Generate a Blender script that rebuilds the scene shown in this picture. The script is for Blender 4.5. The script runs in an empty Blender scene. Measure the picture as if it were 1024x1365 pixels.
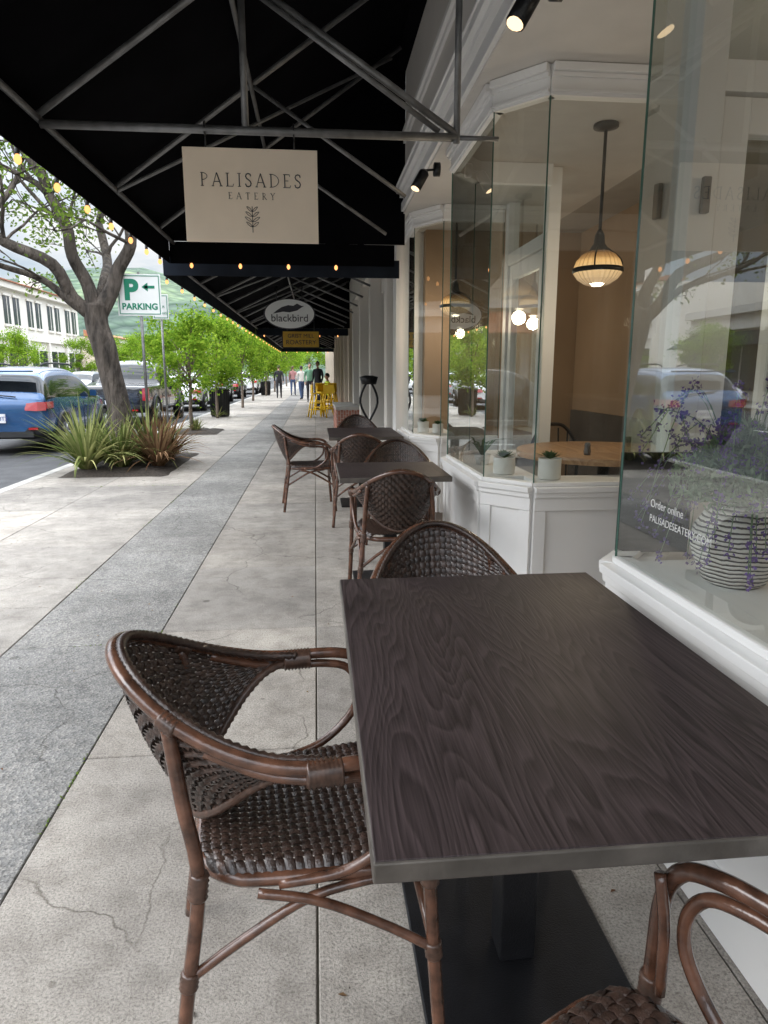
import bpy, math, random
from mathutils import Vector, Matrix, noise as mnoise
random.seed(7)
S=bpy.context.scene
rad=math.radians
# ---------------------------------------------------------------- materials
def newmat(name):
    m=bpy.data.materials.new(name); m.use_nodes=True
    nt=m.node_tree; nt.nodes.clear()
    out=nt.nodes.new('ShaderNodeOutputMaterial')
    return m,nt,out
def N(nt,t,**k):
    n=nt.nodes.new(t)
    for a,b in k.items():
        if a in n.inputs.keys(): n.inputs[a].default_value=b
        else: setattr(n,a,b)
    return n
def L(nt,a,b): nt.links.new(a,b)
def ramp(nt,fac,stops):
    r=nt.nodes.new('ShaderNodeValToRGB'); e=r.color_ramp.elements
    while len(e)<len(stops): e.new(.5)
    for i,(p,c) in enumerate(stops):
        e[i].position=p; e[i].color=(c[0],c[1],c[2],1) if len(c)>2 else (c[0],)*3+(1,)
    L(nt,fac,r.inputs[0]); return r.outputs[0]
def mul(nt,a,b,fac=1.0,mode='MULTIPLY'):
    m=nt.nodes.new('ShaderNodeMixRGB'); m.blend_type=mode
    if hasattr(fac,'links'): L(nt,fac,m.inputs[0])
    else: m.inputs[0].default_value=fac
    for i,x in ((1,a),(2,b)):
        if hasattr(x,'links'): L(nt,x,m.inputs[i])
        else: m.inputs[i].default_value=(*x,1)
    return m.outputs[0]
def M(name,col,rough=.6,metal=0,var=.15,vs=6,bump=.0,bs=80,spec=.5,island=0,coat=0,stretch=None,bd=.01):
    m,nt,out=newmat(name)
    p=N(nt,'ShaderNodeBsdfPrincipled'); p.inputs['Roughness'].default_value=rough; p.inputs['Metallic'].default_value=metal
    p.inputs['Specular IOR Level'].default_value=spec; p.inputs['Coat Weight'].default_value=coat
    tc=N(nt,'ShaderNodeTexCoord'); mp=N(nt,'ShaderNodeMapping'); L(nt,tc.outputs['Object'],mp.inputs[0])
    if stretch: mp.inputs['Scale'].default_value=stretch
    nz=N(nt,'ShaderNodeTexNoise',Scale=vs,Detail=4.0); L(nt,mp.outputs[0],nz.inputs['Vector'])
    c=ramp(nt,nz.outputs[0],[(.3,tuple(x*(1-var) for x in col)),(.7,tuple(min(1,x*(1+var)) for x in col))])
    if island:
        g=N(nt,'ShaderNodeNewGeometry')
        r=ramp(nt,g.outputs['Random Per Island'],[(0,(1-island,)*3),(1,(1,)*3)])
        c=mul(nt,c,r)
    L(nt,c,p.inputs['Base Color'])
    if bump:
        n2=N(nt,'ShaderNodeTexNoise',Scale=bs,Detail=3.0); L(nt,mp.outputs[0],n2.inputs['Vector'])
        b=N(nt,'ShaderNodeBump',Strength=bump,Distance=bd); L(nt,n2.outputs[0],b.inputs['Height']); L(nt,b.outputs[0],p.inputs['Normal'])
    L(nt,p.outputs[0],out.inputs[0]); return m
def emis(name,col,st):
    m,nt,out=newmat(name); e=N(nt,'ShaderNodeEmission',Strength=st); e.inputs[0].default_value=(*col,1); L(nt,e.outputs[0],out.inputs[0])
    try: m.cycles.emission_sampling='NONE'
    except Exception: pass
    return m
def glassmat(name,tint=(.90,.935,.92),boost=1.85,base=.07):
    m,nt,out=newmat(name)
    t=N(nt,'ShaderNodeBsdfTransparent'); t.inputs[0].default_value=(*tint,1)
    g=N(nt,'ShaderNodeBsdfGlossy',Roughness=.0); g.inputs[0].default_value=(.95,.97,.96,1)
    ge=N(nt,'ShaderNodeNewGeometry'); dt=N(nt,'ShaderNodeVectorMath',operation='DOT_PRODUCT'); L(nt,ge.outputs['Incoming'],dt.inputs[0]); L(nt,ge.outputs['Normal'],dt.inputs[1])
    ab=N(nt,'ShaderNodeMath',operation='ABSOLUTE'); L(nt,dt.outputs['Value'],ab.inputs[0])
    om=N(nt,'ShaderNodeMath',operation='SUBTRACT'); om.inputs[0].default_value=1; L(nt,ab.outputs[0],om.inputs[1])
    pw=N(nt,'ShaderNodeMath',operation='POWER'); pw.inputs[1].default_value=5; L(nt,om.outputs[0],pw.inputs[0])
    ma=N(nt,'ShaderNodeMath',operation='MULTIPLY_ADD'); ma.inputs[1].default_value=.95*boost; ma.inputs[2].default_value=base*boost; ma.use_clamp=True; L(nt,pw.outputs[0],ma.inputs[0])
    mx=N(nt,'ShaderNodeMixShader'); L(nt,ma.outputs[0],mx.inputs[0]); L(nt,t.outputs[0],mx.inputs[1]); L(nt,g.outputs[0],mx.inputs[2]); L(nt,mx.outputs[0],out.inputs[0]); return m
def leafmat(name,c1,c2,trans=.45):
    m,nt,out=newmat(name)
    g=N(nt,'ShaderNodeNewGeometry'); tc=N(nt,'ShaderNodeTexCoord')
    nz=N(nt,'ShaderNodeTexNoise',Scale=1.6,Detail=2.0); L(nt,tc.outputs['Object'],nz.inputs['Vector'])
    a=ramp(nt,g.outputs['Random Per Island'],[(0,c1),(1,c2)])
    b=ramp(nt,nz.outputs[0],[(.35,(.55,.6,.5)),(.65,(1.15,1.1,1.0))])
    c=mul(nt,a,b)
    d=N(nt,'ShaderNodeBsdfDiffuse'); L(nt,c,d.inputs[0])
    t=N(nt,'ShaderNodeBsdfTranslucent'); L(nt,c,t.inputs[0])
    mx=N(nt,'ShaderNodeMixShader'); mx.inputs[0].default_value=trans
    L(nt,d.outputs[0],mx.inputs[1]); L(nt,t.outputs[0],mx.inputs[2]); L(nt,mx.outputs[0],out.inputs[0]); return m
def concrete(name,c1,c2,agg=False):
    m,nt,out=newmat(name)
    p=N(nt,'ShaderNodeBsdfPrincipled',Roughness=.88); tc=N(nt,'ShaderNodeTexCoord')
    O=tc.outputs['Object']
    n1=N(nt,'ShaderNodeTexNoise',Scale=2.0,Detail=7.0,Roughness=.68); L(nt,O,n1.inputs['Vector'])
    c=ramp(nt,n1.outputs[0],[(.34,c1),(.64,c2)])
    n2=N(nt,'ShaderNodeTexNoise',Scale=150.0,Detail=3.0,Roughness=.8); L(nt,O,n2.inputs['Vector'])
    c=mul(nt,c,ramp(nt,n2.outputs[0],[(.34,(.50,.49,.48)),(.5,(.96,.96,.96)),(.66,(1.22,1.21,1.20))]))
    v=N(nt,'ShaderNodeTexVoronoi',Scale=95.0 if agg else 45.0); L(nt,O,v.inputs['Vector'])
    if agg: c=mul(nt,c,ramp(nt,v.outputs['Color'],[(0,(.50,.51,.53)),(.5,(.90,.90,.90)),(1,(1.32,1.30,1.26))]))
    for sc,th,dk in ((2.3,.035,.50),(5.5,.035,.64)):
        v2=N(nt,'ShaderNodeTexVoronoi',Scale=sc); L(nt,O,v2.inputs['Vector'])
        c=mul(nt,c,ramp(nt,v2.outputs['Distance'],[(th,(dk,dk*.98,dk*.96)),(th*1.7,(1,1,1))]))
    n5=N(nt,'ShaderNodeTexNoise',Scale=9.0,Detail=5.0,Roughness=.7); L(nt,O,n5.inputs['Vector'])
    c=mul(nt,c,ramp(nt,n5.outputs[0],[(.36,(.80,.79,.78)),(.55,(1.02,1.02,1.02))]))
    n3=N(nt,'ShaderNodeTexNoise',Scale=.55,Detail=6.0,Roughness=.6); L(nt,O,n3.inputs['Vector'])
    c=mul(nt,c,ramp(nt,n3.outputs[0],[(.38,(.70,.69,.68)),(.58,(1.05,1.04,1.02))]))
    nd=N(nt,'ShaderNodeTexNoise',Scale=3.5,Detail=6.0); L(nt,O,nd.inputs['Vector'])
    add=N(nt,'ShaderNodeMixRGB',blend_type='ADD'); add.inputs[0].default_value=.25; L(nt,O,add.inputs[1]); L(nt,nd.outputs['Color'],add.inputs[2])
    v3=N(nt,'ShaderNodeTexVoronoi',Scale=.8,feature='DISTANCE_TO_EDGE'); L(nt,add.outputs[0],v3.inputs['Vector'])
    cr=ramp(nt,v3.outputs['Distance'],[(.0008,(.42,.40,.38)),(.0028,(1,1,1))])
    n4=N(nt,'ShaderNodeTexNoise',Scale=.8,Detail=2.0); L(nt,O,n4.inputs['Vector'])
    mk=ramp(nt,n4.outputs[0],[(.44,(0,)),(.50,(1,))])
    c=mul(nt,c,cr,mk)
    g=N(nt,'ShaderNodeNewGeometry')
    c=mul(nt,c,ramp(nt,g.outputs['Random Per Island'],[(0,(.80,.80,.80)),(.5,(.93,.93,.93)),(1,(1.05,1.04,1.02))]))
    L(nt,c,p.inputs['Base Color'])
    b=N(nt,'ShaderNodeBump',Strength=.7,Distance=.004); L(nt,(v.outputs['Distance'] if agg else n2.outputs[0]),b.inputs['Height']); L(nt,b.outputs[0],p.inputs['Normal'])
    L(nt,p.outputs[0],out.inputs[0]); return m
def woodmat(name,cd,cl,rough=.4,ring=34,axis=(1,.16,1),nscale=2.6,fib=.62,spec=.5):
    m,nt,out=newmat(name)
    p=N(nt,'ShaderNodeBsdfPrincipled'); p.inputs['Specular IOR Level'].default_value=spec; tc=N(nt,'ShaderNodeTexCoord'); mp=N(nt,'ShaderNodeMapping'); mp.inputs['Scale'].default_value=axis
    L(nt,tc.outputs['Object'],mp.inputs[0])
    n=N(nt,'ShaderNodeTexNoise',Scale=nscale,Detail=3.0,Roughness=.5); L(nt,mp.outputs[0],n.inputs['Vector'])
    a=N(nt,'ShaderNodeMath',operation='MULTIPLY'); a.inputs[1].default_value=ring; L(nt,n.outputs[0],a.inputs[0])
    fr=N(nt,'ShaderNodeMath',operation='FRACT'); L(nt,a.outputs[0],fr.inputs[0])
    r1=ramp(nt,fr.outputs[0],[(0,(.0,)),(.55,(.55,)),(.85,(1.0,)),(1,(.05,))])
    mp2=N(nt,'ShaderNodeMapping'); mp2.inputs['Scale'].default_value=(axis[0]*260,axis[1]*60,100); L(nt,tc.outputs['Object'],mp2.inputs[0])
    n2=N(nt,'ShaderNodeTexNoise',Scale=1.0,Detail=4.0); L(nt,mp2.outputs[0],n2.inputs['Vector'])
    mixf=mul(nt,r1,n2.outputs[0],fib,'MIX')
    c=ramp(nt,mixf,[(.28,cd),(.72,cl)])
    n3=N(nt,'ShaderNodeTexNoise',Scale=1.7,Detail=4.0); L(nt,tc.outputs['Object'],n3.inputs['Vector'])
    c=mul(nt,c,ramp(nt,n3.outputs[0],[(.3,(.80,.80,.81)),(.7,(1.16,1.14,1.14))]))
    L(nt,c,p.inputs['Base Color'])
    rr=ramp(nt,n3.outputs[0],[(.3,(rough-.05,)),(.7,(rough+.08,))]); L(nt,rr,p.inputs['Roughness'])
    b=N(nt,'ShaderNodeBump',Strength=.3,Distance=.002); L(nt,mixf,b.inputs['Height']); L(nt,b.outputs[0],p.inputs['Normal'])
    L(nt,p.outputs[0],out.inputs[0]); return m
def brickmat(name):
    m,nt,out=newmat(name)
    p=N(nt,'ShaderNodeBsdfPrincipled',Roughness=.9); tc=N(nt,'ShaderNodeTexCoord'); mp=N(nt,'ShaderNodeMapping'); mp.inputs['Rotation'].default_value=(rad(90),0,rad(90))
    L(nt,tc.outputs['Object'],mp.inputs[0])
    b=N(nt,'ShaderNodeTexBrick',Scale=4.5); b.inputs['Color1'].default_value=(.32,.12,.08,1); b.inputs['Color2'].default_value=(.24,.1,.07,1); b.inputs['Mortar'].default_value=(.4,.37,.34,1)
    L(nt,mp.outputs[0],b.inputs['Vector']); L(nt,b.outputs[0],p.inputs['Base Color']); L(nt,p.outputs[0],out.inputs[0]); return m

m_conc=concrete('sidewalk_concrete',(.285,.262,.238),(.415,.385,.348))
m_agg=concrete('sidewalk_aggregate',(.23,.226,.218),(.32,.312,.30),True)
m_joint=M('joint_dirt',(.13,.12,.09),.95,var=.4,vs=4)
m_asph=M('asphalt',(.055,.055,.058),.9,var=.25,vs=3,bump=.5,bs=150)
m_earth=M('earth',(.12,.13,.07),.95,var=.3,vs=.2)
m_kerb=M('kerb_concrete',(.36,.345,.32),.85,var=.25,vs=4,bump=.3)
m_white=M('white_paint',(.84,.83,.81),.42,var=.03,vs=3,bump=.04,bs=40)
m_cream=M('cream_wall_paint',(.68,.65,.61),.6,var=.05,vs=2,bump=.08,bs=60)
m_soff=M('soffit_paint',(.64,.605,.555),.6,var=.04)
m_ceil=M('shop_ceiling_paint',(.40,.37,.33),.7,var=.06)
m_tan=M('tan_wall_paint',(.36,.25,.16),.7,var=.08,vs=2)
m_dkint=M('dark_interior',(.09,.075,.062),.7,var=.3,vs=2)
m_floorw=woodmat('wood_floor',(.07,.045,.028),(.13,.08,.05))
m_awn=M('awning_fabric',(.0035,.0035,.0045),1,var=.3,vs=3,spec=.03)
m_awn2=M('awning_fabric_navy',(.014,.018,.026),.9,var=.3,vs=3,spec=.1)
m_steel=M('galvanized_tube',(.18,.18,.18),.45,.5,var=.3,vs=12)
m_black=M('black_metal',(.012,.012,.013),.4,.3,var=.2,vs=10)
m_base=M('table_base_metal',(.010,.010,.012),.42,.3,var=.3,vs=12,bump=.25,bs=300)
m_glass=glassmat('window_glass')
m_gedge=M('glass_edge',(.07,.14,.11),.1,var=.1)
m_table=woodmat('dark_laminate_wood',(.0165,.011,.0115),(.064,.046,.047),.48,ring=64,axis=(1,.11,1),nscale=3.2,fib=.73,spec=.40)
m_tedge=M('table_edge_band',(.13,.115,.10),.42,.4,var=.35,vs=10,bump=.1)
m_frame=M('rattan_frame_brown',(.098,.044,.026),.27,var=.55,vs=26,coat=.35,bump=.15,bs=60)
m_wrap=M('rattan_wrap',(.075,.040,.027),.35,var=.4,vs=60,coat=.2)
m_weave=M('woven_wicker',(.060,.035,.026),.30,var=.5,vs=40,island=.5,coat=.35,bump=.3,bs=250)
m_sign=M('sign_board_cream',(.86,.72,.57),.6,var=.03)
m_ink=M('sign_ink',(.04,.04,.05),.7)
m_bulb=emis('lit_bulb',(1,.42,.14),2.2)
m_lens=emis('lit_spot_lens',(1,.72,.42),2.0)
m_bulbg=M('bulb_socket',(.02,.02,.02),.5)
m_bark=M('tree_bark',(.082,.067,.056),.95,var=.7,vs=9,bump=1.0,bs=16,stretch=(1,1,.25),bd=.08)
m_bark2=M('young_bark',(.15,.115,.09),.95,var=.3,vs=8,bump=.5,bs=30)
m_leaf=leafmat('fresh_leaves',(.12,.26,.025),(.34,.48,.06),.5)
m_leafd=leafmat('old_leaves',(.10,.18,.03),(.24,.34,.07),.45)
m_flax=leafmat('flax_green',(.10,.15,.04),(.38,.38,.18),.25)
m_flaxb=leafmat('flax_bronze',(.12,.06,.04),(.28,.18,.11),.25)
m_mulch=M('mulch',(.045,.035,.027),.95,var=.6,vs=40,bump=1,bs=60)
m_blue=M('car_paint_blue',(.02,.085,.22),.22,.3,var=.04,coat=1)
m_carblk=M('car_paint_black',(.015,.015,.017),.25,.2,var=.1,coat=1)
m_carwht=M('car_paint_white',(.7,.7,.7),.25,0,var=.03,coat=1)
m_cargry=M('car_paint_grey',(.25,.26,.27),.25,.5,var=.05,coat=1)
m_carred=M('car_paint_red',(.3,.02,.02),.25,.2,var=.05,coat=1)
m_cglass=M('car_window',(.012,.014,.016),.05,0,var=.1,spec=.6)
m_tire=M('tire_rubber',(.02,.02,.02),.8)
m_rim=M('wheel_rim',(.35,.35,.36),.3,.8)
m_trim=M('car_trim_black',(.02,.02,.022),.6)
m_tail=M('tail_light_red',(.35,.008,.012),.15,coat=1)
m_plate=M('license_plate',(.75,.75,.78),.4,var=.03)
m_platei=M('plate_ink',(.05,.08,.3),.5)
m_signw=M('traffic_sign_white',(.80,.81,.80),.4,var=.03)
m_signg=M('traffic_sign_green',(.0,.20,.11),.4,var=.03)
m_yel=M('yellow_paint',(.80,.50,.01),.4,var=.05)
m_yels=M('yellow_sign',(.55,.33,.03),.5,var=.1)
m_brick=brickmat('brick')
m_terr=M('terracotta_tile',(.35,.14,.08),.8,var=.3,vs=5)
m_bwhite=M('white_stucco',(.72,.68,.62),.8,var=.06,vs=1)
m_bbeige=M('beige_stucco',(.55,.47,.37),.8,var=.08,vs=1)
m_bgrey=M('grey_stucco',(.42,.42,.41),.8,var=.08,vs=1)
m_bwin=M('dark_window',(.03,.035,.04),.08,spec=.6)
m_pot=M('white_ceramic',(.72,.71,.68),.4,var=.04)
m_succ=leafmat('succulent_leaves',(.07,.14,.07),(.16,.26,.14),.15)
m_lav=leafmat('lavender_leaves',(.20,.30,.21),(.42,.52,.40),.2)
m_lavf=leafmat('lavender_flowers',(.18,.12,.38),(.34,.24,.60),.2)
m_wood=woodmat('oak_wood',(.32,.18,.09),(.52,.32,.17),.4,ring=16)
m_line=M('road_paint',(.7,.7,.66),.8,var=.15)
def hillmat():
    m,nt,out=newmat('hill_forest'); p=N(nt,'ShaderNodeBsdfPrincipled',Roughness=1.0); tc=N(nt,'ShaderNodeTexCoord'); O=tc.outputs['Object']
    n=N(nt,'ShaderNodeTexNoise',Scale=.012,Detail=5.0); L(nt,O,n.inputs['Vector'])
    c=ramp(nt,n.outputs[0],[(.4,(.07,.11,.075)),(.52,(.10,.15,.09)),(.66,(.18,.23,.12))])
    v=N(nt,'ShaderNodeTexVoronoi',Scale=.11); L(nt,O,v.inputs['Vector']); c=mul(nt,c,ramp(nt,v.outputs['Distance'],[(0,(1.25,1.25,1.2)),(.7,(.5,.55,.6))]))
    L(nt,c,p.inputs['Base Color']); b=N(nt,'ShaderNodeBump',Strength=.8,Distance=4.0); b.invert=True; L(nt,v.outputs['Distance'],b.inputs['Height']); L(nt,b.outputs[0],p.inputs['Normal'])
    L(nt,p.outputs[0],out.inputs[0]); return m
m_hill=hillmat()
def potmat():
    m,nt,out=newmat('striped_ceramic'); p=N(nt,'ShaderNodeBsdfPrincipled',Roughness=.6)
    tc=N(nt,'ShaderNodeTexCoord'); w=N(nt,'ShaderNodeTexWave',Scale=24.0,Distortion=3.0); w.bands_direction='Z'; w.inputs['Detail'].default_value=3; w.inputs['Detail Scale'].default_value=.9
    L(nt,tc.outputs['Object'],w.inputs['Vector']); c=ramp(nt,w.outputs[0],[(.20,(.10,.09,.085)),(.38,(.80,.76,.71))]); L(nt,c,p.inputs['Base Color'])
    b=N(nt,'ShaderNodeBump',Strength=.6,Distance=.004); L(nt,w.outputs[0],b.inputs['Height']); L(nt,b.outputs[0],p.inputs['Normal']); L(nt,p.outputs[0],out.inputs[0]); return m
m_stripe=potmat()
# ---------------------------------------------------------------- mesh builder
def catmull(P,n=6,closed=False):
    P=[Vector(p) for p in P]; out=[]; k=len(P)
    rng=k if closed else k-1
    for i in range(rng):
        if closed: a,b,c,d=P[(i-1)%k],P[i],P[(i+1)%k],P[(i+2)%k]
        else: a=P[max(i-1,0)]; b=P[i]; c=P[i+1]; d=P[min(i+2,k-1)]
        for j in range(n):
            t=j/n
            out.append(.5*((2*b)+(c-a)*t+(2*a-5*b+4*c-d)*t*t+(3*b-a-3*c+d)*t**3))
    if not closed: out.append(P[-1])
    return out
class MB:
    def __init__(s): s.v=[];s.f=[];s.m=[];s.sm=[];s.mats=[]
    def mi(s,mat):
        if mat not in s.mats: s.mats.append(mat)
        return s.mats.index(mat)
    def add(s,V,F,mat,smooth=False):
        o=len(s.v); s.v.extend([tuple(p) for p in V]); i=s.mi(mat)
        for f in F: s.f.append(tuple(a+o for a in f)); s.m.append(i); s.sm.append(smooth)
    def hexa(s,B,T,mat):
        s.add(list(B)+list(T),[(3,2,1,0),(4,5,6,7),(0,1,5,4),(1,2,6,5),(2,3,7,6),(3,0,4,7)],mat)
    def box(s,x0,x1,y0,y1,z0,z1,mat,ch=0):
        B=[(x0,y0,z0),(x1,y0,z0),(x1,y1,z0),(x0,y1,z0)]
        if ch:
            Mi=[(x0,y0,z1-ch),(x1,y0,z1-ch),(x1,y1,z1-ch),(x0,y1,z1-ch)]
            T=[(x0+ch,y0+ch,z1),(x1-ch,y0+ch,z1),(x1-ch,y1-ch,z1),(x0+ch,y1-ch,z1)]
            s.add(B+Mi+T,[(3,2,1,0),(0,1,5,4),(1,2,6,5),(2,3,7,6),(3,0,4,7),(4,5,9,8),(5,6,10,9),(6,7,11,10),(7,4,8,11),(8,9,10,11)],mat)
        else:
            s.hexa(B,[(a,b,z1) for a,b,_ in B],mat)
    def seg(s,p0,p1,z0,z1,t0,t1,mat,e0=0,e1=0):
        p0=Vector((*p0,0));p1=Vector((*p1,0));d=(p1-p0).normalized();n=Vector((-d.y,d.x,0))
        p0=p0-d*e0;p1=p1+d*e1
        q=[p0+n*t0,p1+n*t0,p1+n*t1,p0+n*t1]
        s.hexa([(a.x,a.y,z0) for a in q],[(a.x,a.y,z1) for a in q],mat)
    def quad(s,a,b,c,d,mat): s.add([a,b,c,d],[(0,1,2,3)],mat)
    def tube(s,P,r,mat,seg=8,sub=0,closed=False,cap=True):
        if sub:
            k=len(P); 
            if isinstance(r,(list,tuple)):
                rr=[]
                for i in range(k-1):
                    for j in range(sub): rr.append(r[i]+(r[i+1]-r[i])*j/sub)
                rr.append(r[-1]); r=rr
            P=catmull(P,sub,closed)
        P=[Vector(p) for p in P]; n=len(P)
        if not isinstance(r,(list,tuple)): r=[r]*n
        V=[];F=[];ref=None
        for i in range(n):
            if closed: t=(P[(i+1)%n]-P[i-1])
            else: t=P[min(i+1,n-1)]-P[max(i-1,0)]
            if t.length<1e-9: t=Vector((0,0,1))
            t.normalize()
            if ref is None:
                ref=Vector((1,0,0)) if abs(t.x)<.8 else Vector((0,1,0))
            a=(ref-t*ref.dot(t)).normalized(); ref=a; b=t.cross(a)
            for j in range(seg):
                an=2*math.pi*j/seg; V.append(P[i]+(a*math.cos(an)+b*math.sin(an))*r[i])
        for i in range(n if closed else n-1):
            k=(i+1)%n
            for j in range(seg):
                F.append((i*seg+j,i*seg+(j+1)%seg,k*seg+(j+1)%seg,k*seg+j))
        if cap and not closed: F.append(tuple(range(seg-1,-1,-1))); F.append(tuple((n-1)*seg+j for j in range(seg)))
        s.add(V,F,mat,True)
    def lathe(s,prof,c,mat,seg=20,axis='z',smooth=True):
        V=[];F=[];n=len(prof)
        for r,z in prof:
            for j in range(seg):
                a=2*math.pi*j/seg
                if axis=='z': V.append((c[0]+r*math.cos(a),c[1]+r*math.sin(a),c[2]+z))
                elif axis=='y': V.append((c[0]+r*math.cos(a),c[1]+z,c[2]+r*math.sin(a)))
                else: V.append((c[0]+z,c[1]+r*math.cos(a),c[2]+r*math.sin(a)))
        for i in range(n-1):
            for j in range(seg): F.append((i*seg+j,i*seg+(j+1)%seg,(i+1)*seg+(j+1)%seg,(i+1)*seg+j))
        F.append(tuple(range(seg-1,-1,-1))); F.append(tuple((n-1)*seg+j for j in range(seg)))
        s.add(V,F,mat,smooth)
    def mesh(s,name):
        me=bpy.data.meshes.new(name); me.from_pydata(s.v,[],s.f)
        for m in s.mats: me.materials.append(m)
        me.polygons.foreach_set('material_index',s.m); me.polygons.foreach_set('use_smooth',s.sm); me.update(); return me
    def build(s,name,parent=None,loc=None,rot=None,bevel=0):
        return place(s.mesh(name),name,parent,loc,rot,bevel=bevel)
def place(me,name,parent=None,loc=None,rot=None,scale=None,bevel=0):
    o=bpy.data.objects.new(name,me); S.collection.objects.link(o)
    if parent: o.parent=parent
    if loc: o.location=loc
    if rot: o.rotation_euler=rot
    if scale: o.scale=scale
    if bevel:
        b=o.modifiers.new('b','BEVEL'); b.width=bevel; b.segments=2; b.limit_method='ANGLE'
    return o
def empty(name,loc=(0,0,0),rot=(0,0,0)):
    o=bpy.data.objects.new(name,None); S.collection.objects.link(o); o.location=loc; o.rotation_euler=rot; o.empty_display_size=.1; return o
def text(name,body,size,loc,rot,mat,parent=None,align='CENTER',spacing=1.0,ext=.0008,xs=1):
    c=bpy.data.curves.new(name,'FONT'); c.body=body; c.size=size; c.align_x=align; c.align_y='CENTER'; c.space_character=spacing; c.extrude=ext
    c.materials.append(mat); o=bpy.data.objects.new(name,c); S.collection.objects.link(o); o.location=loc; o.rotation_euler=rot; o.scale=(xs,1,1)
    if parent: o.parent=parent
    return o
# serif lettering drawn as strokes
def arc(x0,y0,x1,y1,b,n=8): return [(x0+(b)*math.sin(math.pi*i/n)+(x1-x0)*i/n, y0+(y1-y0)*(.5-.5*math.cos(math.pi*i/n))) for i in range(n+1)]
GL={'P':(.60,[('k',[(.12,0),(.12,1)]),('n',arc(.12,1,.12,.46,.42)),('n',[(0,0),(.26,0)]),('n',[(0,1),(.13,1)])]),
'A':(.80,[('n',[(.05,0),(.38,1.02)]),('k',[(.38,1.02),(.72,0)]),('n',[(.16,.34),(.60,.34)]),('n',[(-.04,0),(.15,0)]),('n',[(.60,0),(.84,0)])]),
'L':(.60,[('k',[(.12,0),(.12,1)]),('n',[(0,0),(.56,0),(.60,.18)]),('n',[(0,1),(.26,1)])]),
'I':(.30,[('k',[(.15,0),(.15,1)]),('n',[(.02,0),(.28,0)]),('n',[(.02,1),(.28,1)])]),
'S':(.55,[('k',[(.47,.80),(.42,.96),(.27,1.01),(.12,.95),(.06,.79),(.13,.63),(.28,.53),(.42,.42),(.49,.26),(.43,.07),(.26,-.01),(.09,.04),(.03,.22)])]),
'D':(.80,[('k',[(.12,0),(.12,1)]),('n',arc(.12,1,.12,0,.62,12)),('n',[(0,0),(.13,0)]),('n',[(0,1),(.13,1)])]),
'E':(.60,[('k',[(.12,0),(.12,1)]),('n',[(0,1),(.52,1),(.54,.86)]),('n',[(.12,.52),(.42,.52)]),('n',[(0,0),(.56,0),(.60,.17)])]),
'T':(.66,[('k',[(.33,0),(.33,1)]),('n',[(.0,.84),(.02,1),(.64,1),(.66,.84)]),('n',[(.2,0),(.46,0)])]),
'R':(.66,[('k',[(.12,0),(.12,1)]),('n',arc(.12,1,.12,.48,.40)),('k',[(.30,.48),(.62,0)]),('n',[(.62,0),(.74,0)]),('n',[(0,0),(.26,0)]),('n',[(0,1),(.13,1)])]),
'Y':(.68,[('k',[(.04,1),(.34,.5)]),('n',[(.64,1),(.34,.5)]),('k',[(.34,.5),(.34,0)]),('n',[(.2,0),(.48,0)]),('n',[(-.05,1),(.14,1)]),('n',[(.54,1),(.73,1)])])}
def lettering(mb,s,h,cx,cz,y,gap,mat):
    W=sum(GL[c][0] for c in s)*h+gap*(len(s)-1); x=cx-W/2
    for c in s:
        wd,st=GL[c]
        for k,P in st: mb.tube([(x+a*h,y,cz+(b_-.5)*h) for a,b_ in P],(.048 if k=='k' else .028)*h,mat,5)
        x+=wd*h+gap
# ---------------------------------------------------------------- camera
H=1.35
ps=math.atan(.0991); pi_=math.atan(185/910)
f=Vector((math.sin(ps)*math.cos(pi_),math.cos(ps)*math.cos(pi_),-math.sin(pi_)))
r=Vector((math.cos(ps),-math.sin(ps),0)); u=r.cross(f)
cam=bpy.data.cameras.new('camera'); cam.lens=24; cam.sensor_width=36; cam.sensor_fit='AUTO'; cam.clip_start=.03; cam.clip_end=5000
co=bpy.data.objects.new('camera',cam); S.collection.objects.link(co)
co.matrix_world=Matrix(((r.x,u.x,-f.x,0),(r.y,u.y,-f.y,0),(r.z,u.z,-f.z,H),(0,0,0,1)))
S.camera=co
# ---------------------------------------------------------------- world & sun
SE=rad(36); SAZ=rad(-100)
w=bpy.data.worlds.new('World'); S.world=w; w.use_nodes=True; nt=w.node_tree; nt.nodes.clear()
o=nt.nodes.new('ShaderNodeOutputWorld'); bg=N(nt,'ShaderNodeBackground',Strength=.15)
sk=nt.nodes.new('ShaderNodeTexSky'); sk.sky_type='NISHITA'; sk.sun_disc=False; sk.sun_elevation=SE; sk.sun_rotation=rad(260); sk.air_density=1; sk.dust_density=1.0
tc=N(nt,'ShaderNodeTexCoord'); mp=N(nt,'ShaderNodeMapping'); mp.inputs['Scale'].default_value=(1,1,3.2); L(nt,tc.outputs['Generated'],mp.inputs[0])
nz=N(nt,'ShaderNodeTexNoise',Scale=3.2,Detail=9.0,Roughness=.6); L(nt,mp.outputs[0],nz.inputs['Vector'])
cf=ramp(nt,nz.outputs[0],[(.38,(.45,)),(.52,(1,))])
nz2=N(nt,'ShaderNodeTexNoise',Scale=5.5,Detail=8.0); L(nt,mp.outputs[0],nz2.inputs['Vector'])
cc=ramp(nt,nz2.outputs[0],[(.36,(.56,.66,.80)),(.60,(.98,.99,1.0))])
sp=N(nt,'ShaderNodeSeparateXYZ'); L(nt,tc.outputs['Generated'],sp.inputs[0])
cv=nt.nodes.new('ShaderNodeFloatCurve'); 
pts=[(0,.17),(.22,.19),(.34,.42),(.48,.92),(1,1)]
cu=cv.mapping.curves[0]
cu.points[0].location=pts[0]; cu.points[1].location=pts[-1]
for p_ in pts[1:-1]: cu.points.new(*p_)
cv.mapping.update(); L(nt,sp.outputs[2],cv.inputs['Value'])
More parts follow.
